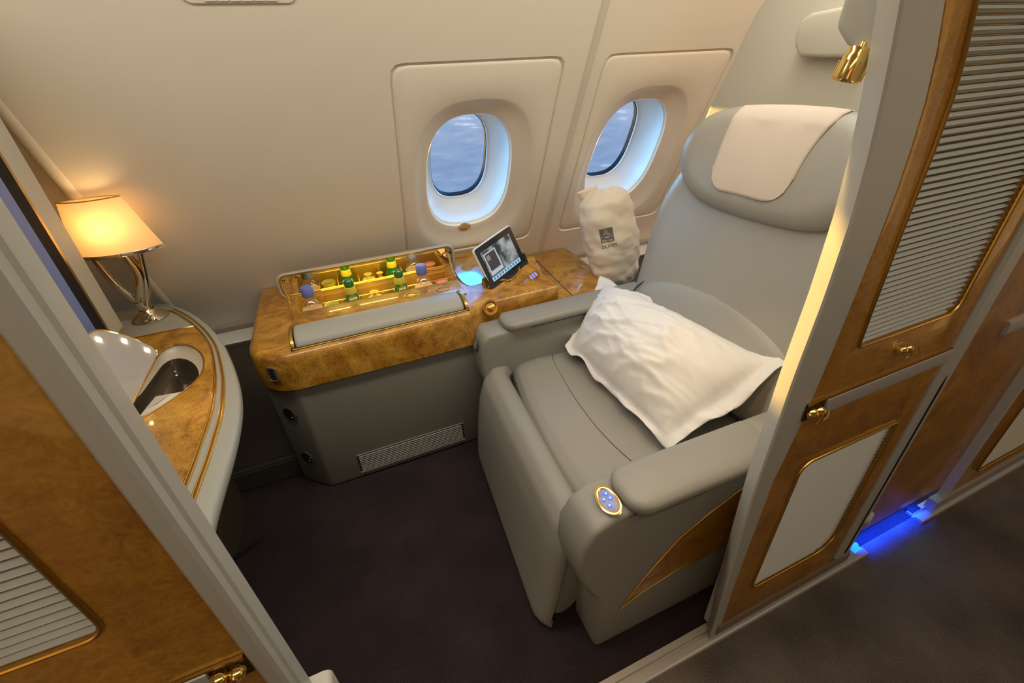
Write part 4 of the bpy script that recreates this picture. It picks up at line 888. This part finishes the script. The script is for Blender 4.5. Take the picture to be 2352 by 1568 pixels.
# footrest hanging in front
def legfn(u, v):
    y = .640 + .805 * u
    top = [(.445, .405), (.43, .425), (.405, .425), (.378, .395), (.358, .33), (.343, .25), (.328, .16), (.312, .09), (.298, .030), (.303, .022)]
    far = [(.505, .400), (.488, .432), (.455, .437), (.425, .410), (.402, .34), (.388, .25), (.378, .16), (.372, .09), (.368, .035), (.373, .027)]
    k = v * (len(top) - 1); i = min(int(k), len(top) - 2); s_ = k - i
    def q(T): return T[i][0] * (1 - s_) + T[i + 1][0] * s_, T[i][1] * (1 - s_) + T[i + 1][1] * s_
    (xa, za), (xb, zb) = q(top), q(far); x, z = xa * (1 - u) + xb * u, za * (1 - u) + zb * u
    e_ = max(0, 1 - min(u, 1 - u) / .09); x += e_ ** 3 * .030
    # bottom tucks in along the near edge
    y += .015 * (1 - u) * (1 - v) 
    return V((x, y, z))
MB().grid(legfn, 40, 41).build('footrest', LEATH, se, angle=80, solid=.02)
sd = smoothpoly([(.365, .32), (.345, .20), (.325, .08), (.345, .022), (.41, .032), (.46, .13), (.475, .25), (.45, .37), (.39, .40)], 2)
MB().prism([(p[0], .648, p[1]) for p in sd], (0, .20, 0)).build('footrest_cushion', LEATH, se, bevel=.02, seg=3)
# backrest
LEAN = .30
def BX(z): return 1.135 + LEAN * (z - .6)
BU = V((0, 1, 0)); BV = V((LEAN, 0, 1)).normalized(); BN = V((-1, 0, LEAN)).normalized(); kz = math.sqrt(1 + LEAN ** 2)
def bo_(pts, z0=.6): return [((y - 1.03), (z - z0) * kz) for y, z in pts]
def sym(pts): return pts + [(2.06 - y, z) for y, z in reversed(pts)]
back = sym([(1.03, .45), (1.46, .45), (1.485, .60), (1.500, .75), (1.512, .90), (1.500, 1.02), (1.455, 1.13), (1.40, 1.20), (1.33, 1.27), (1.2, 1.31), (1.03, 1.32)])
bkp = [tuple(p)[:2] for p in smoothpoly([(a_, b_, 0) for a_, b_ in bo_(back)], 2)]
cushion('backrest', bkp, (BX(.6) + .10, 1.03, .6), BU, BV, BN, .10, .022, LEATHD, se, nr=12)
MB().prism([(BX(.45) + .10, 1.03 + s_, .35) for s_ in (-.42, .42)] + [(BX(1.2) + .12, 1.03 + s_, 1.22) for s_ in (.34, -.34)], (.10, 0, 0)).build('back_shell', SHELL, se, bevel=.03)
lum = sym([(1.03, .46), (1.43, .46), (1.452, .56), (1.440, .66), (1.36, .735), (1.22, .785), (1.03, .80)])
lmp = [tuple(p)[:2] for p in smoothpoly([(a_, b_, 0) for a_, b_ in bo_(lum)], 3)]
cushion('lumbar_cushion', lmp, (BX(.6) + .03, 1.03, .6), BU, BV, BN, .052, .022, LEATHD, se, nr=10)
hd = sym([(1.03, 1.050), (1.16, 1.052), (1.27, 1.066), (1.375, 1.125), (1.415, 1.195), (1.405, 1.27), (1.34, 1.335), (1.20, 1.365), (1.03, 1.368)])
hdp = [tuple(p)[:2] for p in smoothpoly([(a_, b_, 0) for a_, b_ in bo_(hd)], 3)]
HO = V((BX(.6) - .002, 1.03, .6))
hr = cushion('headrest', hdp, HO, BU, BV, BN, .065, .018, LEATHD, se, nr=10)
MB().tube([HO + BU * x + BV * y + BN * .012 for x, y in hdp], .0022, 6, closed=True).build('headrest_seam', SEAM, se)
MB().tube([V((BX(.6) + .03, 1.03, .6)) + BU * x + BV * y + BN * .037 for x, y in lmp], .0030, 6, closed=True).build('lumbar_seam', SEAM, se)
# antimacassar draped over the headrest
bpy.context.view_layer.update()
bvh = BVHTree.FromPolygons([hr.matrix_world @ v.co for v in hr.data.vertices], [list(p.vertices) for p in hr.data.polygons])
def macfn(u, v):
    # v 0 = bottom hem, 1 = over the top; u across
    hw = .148 + .008 * v
    y = 1.045 + (u - .5) * 2 * hw - .05 * v ** 4 * (1 - u) ** 2; z = 1.132 + v * .245
    cr_ = .07; a_ = abs(u - .5) * 2 * hw - (hw - cr_)
    if a_ > 0: z = max(z, 1.132 + cr_ - math.sqrt(max(0, cr_ ** 2 - a_ ** 2)))
    if v > .8:
        t = (v - .8) / .2; h0 = bvh.ray_cast(V((.9, y, 1.328)), V((1, 0, 0)))
        xf = h0[0].x if h0[0] else BX(1.328) - .06
        if t < .35: z = 1.328 + .02 * t / .35; h = bvh.ray_cast(V((.9, y, z)), V((1, 0, 0))); return V(((h[0].x if h[0] else xf) - .004, y, z))
        x = xf + .012 + .075 * (t - .35) / .65; h = bvh.ray_cast(V((x, y, 1.6)), V((0, 0, -1)))
        return V((x, y, (h[0].z if h[0] and h[0].z > 1.30 else 1.34) + .004))
    x = BX(z) - .09
    h = bvh.ray_cast(V((x - .2, y, z)), V((1, 0, 0)))
    if h[0]: x = h[0].x - .004
    return V((x - .002 * math.sin(y * 40), y, z))
mc = MB().grid(macfn, 30, 30).build('antimacassar', MACAS, angle=80, solid=.0025); tag(mc, 'cream linen antimacassar draped over the seat headrest', 'antimacassar')

# rear shell of the suite, behind the seat
rs = thing('seat_shell', (1.6, 1.1, 0), 'tall cream privacy shell standing behind the headrest', 'partition')
so_ = [(.455, .1), (1.50, .1), (1.53, .9), (1.56, 1.12), (1.615, 1.28), (1.585, 1.36), (1.545, 1.44), (1.50, 1.53), (1.475, 1.59), (1.44, 1.65), (1.40, 1.70), (1.33, 1.76), (.455, 1.76)]
MB().prism([(1.55 + .0 * z, y, z) for y, z in so_], (.06, 0, 0)).build('shell_panel', SHELL, rs, bevel=.018, seg=4)
hb = [(y, z) for y, z in rrect(1.135, 1.558, .19, .118, .03, 5)]
hb = [(y, z) for y, z in [(1.00, 1.488), (1.115, 1.494), (1.19, 1.499), (1.215, 1.53), (1.222, 1.56), (1.215, 1.595), (1.185, 1.612), (1.10, 1.616), (1.0, 1.62)]]
MB().prism([(1.552, y, z) for y, z in hb], (-.055, 0, 0)).build('reading_lamp_box', SHELL, rs, bevel=.012, seg=3)
# upper housing on the inner side of the right partition, with the gold reading lamp
hs = thing('lamp_housing', (.9, .5, 1.5), 'angular grey housing on the inner side of the right post above the gold reading lamp', 'housing')
MB().prism([(.735, y, z) for y, z in [(.457, 1.478), (.480, 1.492), (.515, 1.510), (.540, 1.533), (.536, 1.60), (.530, 1.76), (.457, 1.76)]], (.38, 0, 0)).build('housing_body', POST, hs, bevel=.012, seg=3)
rl_ = thing('reading_lamp', (.735, .49, 1.49), 'polished gold reading lamp under the grey housing beside the right post', 'lamp')
ra = V((-.22, .10, -.9)).normalized()
rc0 = V((.738, .488, 1.510))
MB().lathe([(.004, -.003), (.0065, -.002), (.0065, .005), (.004, .006)], rc0, ra, 20).build('neck', GOLD, rl_)
MB().lathe([(.006, .004), (.0155, .005), (.0170, .009), (.0162, .013), (.0175, .017), (.0182, .042), (.0170, .045), (.0145, .038)], rc0, ra, 28, close=False).build('lamp_head', GOLD, rl_, angle=40)
rg = MB()
for k in range(6):
    a_ = 2 * PI * k / 6; b1 = ra.cross(V((0, 1, 0))).normalized(); b2 = ra.cross(b1)
    c = rc0 + (b1 * math.cos(a_) + b2 * math.sin(a_)) * .0172; rg.tube([c + ra * .022, c + ra * .043], .0026, 8)
rg.build('grip', GOLD, rl_)
MB().lathe([(0, .040), (.013, .040)], rc0, ra, 24, close=False).build('lens', mat('reading_lens', (1, .8, .5), .3, emit=(1, .62, .25), estr=6), rl_)
spd = bpy.data.lights.new('reading_beam', 'SPOT'); spd.energy = 5; spd.color = (1.0, .60, .20); spd.spot_size = math.radians(70); spd.spot_blend = .5; spd.shadow_soft_size = .012
spo = bpy.data.objects.new('reading_beam', spd); COL.objects.link(spo); spo.location = rc0 + ra * .06; spo.rotation_euler = V((.12, .10, -.9)).to_track_quat('-Z', 'Y').to_euler(); spo.parent = rl_; spo.matrix_parent_inverse = Matrix.Translation(-V(rl_.location))

# ================================================================== PILLOW
PBL, PBR, PTL, PTR = V((.775, 1.385, .500)), V((.775, .730, .495)), V((1.115, 1.655, .640)), V((1.15, .690, .715))
pw = thing('pillow', (.95, 1.05, .46), 'plump white cotton pillow leaning across the seat cushion', 'pillow')
def pil(side):
    def fn(u, v):
        p = PBL * (1 - u) * (1 - v) + PBR * u * (1 - v) + PTL * (1 - u) * v + PTR * u * v
        nrm_ = (PBR - PBL).cross(PTL - PBL).normalized()
        if nrm_.z < 0: nrm_ = -nrm_
        # a flanged border, then the filled body
        fu, fv = min(u, 1 - u) / .5, min(v, 1 - v) / .5
        bu, bv = max(0, (min(u, 1 - u) - .055) / .445), max(0, (min(v, 1 - v) - .05) / .45)
        body = (min(1, bu * 1.7) ** .55) * (math.sin(PI / 2 * min(1, bv * 1.0)) ** .6)
        h = .15 * body * side * (1.0 if side > 0 else .35)
        e_ = 1 - min(1, min(fu, fv) * 6)
        wv = noise.noise(V((u * 5, v * 4, 1.3))) * .030 * e_ + noise.noise(V((u * 11, v * 9, 5))) * .010 * e_
        rid = lambda a, b, c: (1 - abs(noise.noise(V((a, b, c)))) * 2.2)
        w_ = min(1, bu * 2 + .25) * min(1, bv * 3 + .2)
        cr1 = (rid(u * 2.0 + v * 1.2, v * 6.5 - u * 4.5, 8) ** 3 * .012 + rid(u * 5 - v * 2, v * 9 + u * 3, 3) ** 3 * .006 + rid(u * 1.5, v * 16 - u * 10, 12) ** 3 * .004 * (.3 + u)) * w_
        cr2 = noise.noise(V((u * 26, v * 8 + u * 5, 2))) * .0016
        edge = (PTL - PBL).normalized() * (noise.noise(V((u * 7, v * 3, 9))) * .02 * e_)
        return p + nrm_ * (h + wv + (cr1 + cr2) * (1 if side > 0 else .2)) + edge + (.001 * side) * nrm_
    return fn
pl_ = MB().grid(pil(1), 90, 64); pl_.grid(pil(-1), 90, 64)
k0 = 90 * 64
for i in range(89):
    for j in (0, 63): a_ = i * 64 + j; b_ = (i + 1) * 64 + j; pl_.f.append([a_, b_, b_ + k0, a_ + k0])
for j in range(63):
    for i in (0, 89): a_ = i * 64 + j; b_ = i * 64 + j + 1; pl_.f.append([a_, b_, b_ + k0, a_ + k0])
pl_.build('pillowcase', COTTON, pw, angle=80)

# ================================================================== DUVET BAG
bg_ = thing('duvet_bag', (1.36, 1.86, .58), 'cream drawstring duvet bag propped against the wall under the right window', 'bag')
BB, BT = V((1.33, 1.80, .50)), V((1.235, 1.875, 1.0))
ax = (BT - BB).normalized(); bx = V((1, 0, 0)); bx = (bx - ax * bx.dot(ax)).normalized(); by = ax.cross(bx); Lb = (BT - BB).length
def bagfn(u, v):
    a_ = 2 * PI * u
    rr = [(0, .03), (.04, .085), (.12, .118), (.25, .138), (.4, .148), (.6, .152), (.78, .150), (.9, .135), (.96, .10), (1.0, .05), ]
    for (v0, r0), (v1, r1) in zip(rr, rr[1:]):
        if v <= v1: r = r0 + (r1 - r0) * (v - v0) / (v1 - v0); break
    r *= 1 + .05 * noise.noise(V((math.cos(a_) * 1.5, math.sin(a_) * 1.5, v * 3)))
    fold = noise.noise(V((math.cos(a_ + v * 2.2) * 2.6, math.sin(a_ + v * 2.2) * 2.6, v * 7 + 4))) * .012 + noise.noise(V((a_ * 1.0 if a_ < PI else (2 * PI - a_), v * 15, 2))) * .004
    fold += .006 * (1 - abs(noise.noise(V((math.cos(a_) * 3 + v * 5, math.sin(a_) * 3, v * 9 - 2))) * 2.4)) ** 3 * (.35 + .65 * (v < .55 or v > .85))
    gat = math.sin(a_ * 9) * .006 * max(0, (v - .86) / .14) + math.sin(a_ * 8 + 1) * .005 * max(0, (.12 - v) / .12)
    r += fold + gat
    sx, sy = .94, .78
    return BB + ax * (Lb * v) + bx * (r * math.cos(a_) * sx) + by * (r * math.sin(a_) * sy)
bgm = MB().grid(bagfn, 72, 60, uw=True); bgm.f.append([i * 60 for i in range(72)]); bgm.f.append([i * 60 + 59 for i in range(72)])
bag = bgm.build('bag_cloth', BAGM, bg_, angle=80)
MB().grid(lambda u, v: BT + ax * (-.02 + .035 * v) + bx * (-.06 + .045 * math.cos(2 * PI * u) * (1 + v * .3)) + by * (.03 + .016 * math.sin(2 * PI * u) * (1 + v * .4)), 20, 8, uw=True).build('bag_mouth', BAGM, bg_, solid=.002)
bpy.context.view_layer.update()
bbv = BVHTree.FromPolygons([bag.matrix_world @ v.co for v in bag.data.vertices], [list(p.vertices) for p in bag.data.polygons])
LC = V((1.165, 1.70, .81)); camp = V((0, 0, 1.5))
# lettering is laid on the cloth by projecting it along the cloth's own facing direction
fdir = V((-.55, -.83, .08)).normalized(); lu = V((0, 0, 1)).cross(fdir).normalized(); lu = -lu if lu.x < 0 else lu
lv = (ax - fdir * ax.dot(fdir)).normalized(); lu = lv.cross(fdir).normalized(); lu = -lu if lu.x < 0 else lu
def onbag(x, y, h=0.001):
    p = LC + lu * x + lv * y + fdir * .3
    hit = bbv.ray_cast(p, -fdir)
    return (hit[0] + fdir * h) if hit[0] else LC + lu * x + lv * y
def gridpatch(x0, y0, x1, y1, h, nm, m_, n=10):
    return MB().grid(lambda u, v: onbag(x0 + (x1 - x0) * u, y0 + (y1 - y0) * v, h), n, n).build(nm, m_, bg_, fix=False)
gridpatch(-.032, -.030, .032, .040, .0012, 'logo_square', INK)
vs, fs = text_mesh('Emirates', .0145, .0, .0003); mesh('logo_text', [onbag(v.x, v.y - .021, .0024) for v in vs], fs, mat('logo_pale', (.66, .60, .50), .7), bg_, smooth=False, fix=False)
em = MB()
for pts in ([(-.012, .0), (-.006, .008), (-.008, .018), (.0, .03)], [(.0, -.008), (.004, .004), (-.002, .014), (.006, .024)], [(.012, -.004), (.010, .008), (.004, .012)], [(-.012, -.010), (.0, -.012), (.012, -.009)], [(-.014, .012), (-.010, .002)]):
    q = smoothpoly([(a_, b_, 0) for a_, b_ in pts], 2, False); em.tube([onbag(p.x, p.y + .004, .0022) for p in q], .0016, 6)
em.build('logo_emblem', mat('logo_pale', (.66, .60, .50), .7), bg_)
vs, fs = text_mesh('DUVET', .024, .0, .0002); mesh('bag_text', [onbag(v.x + .004, v.y - .052, .0016) for v in vs], fs, INK, bg_, smooth=False, fix=False)
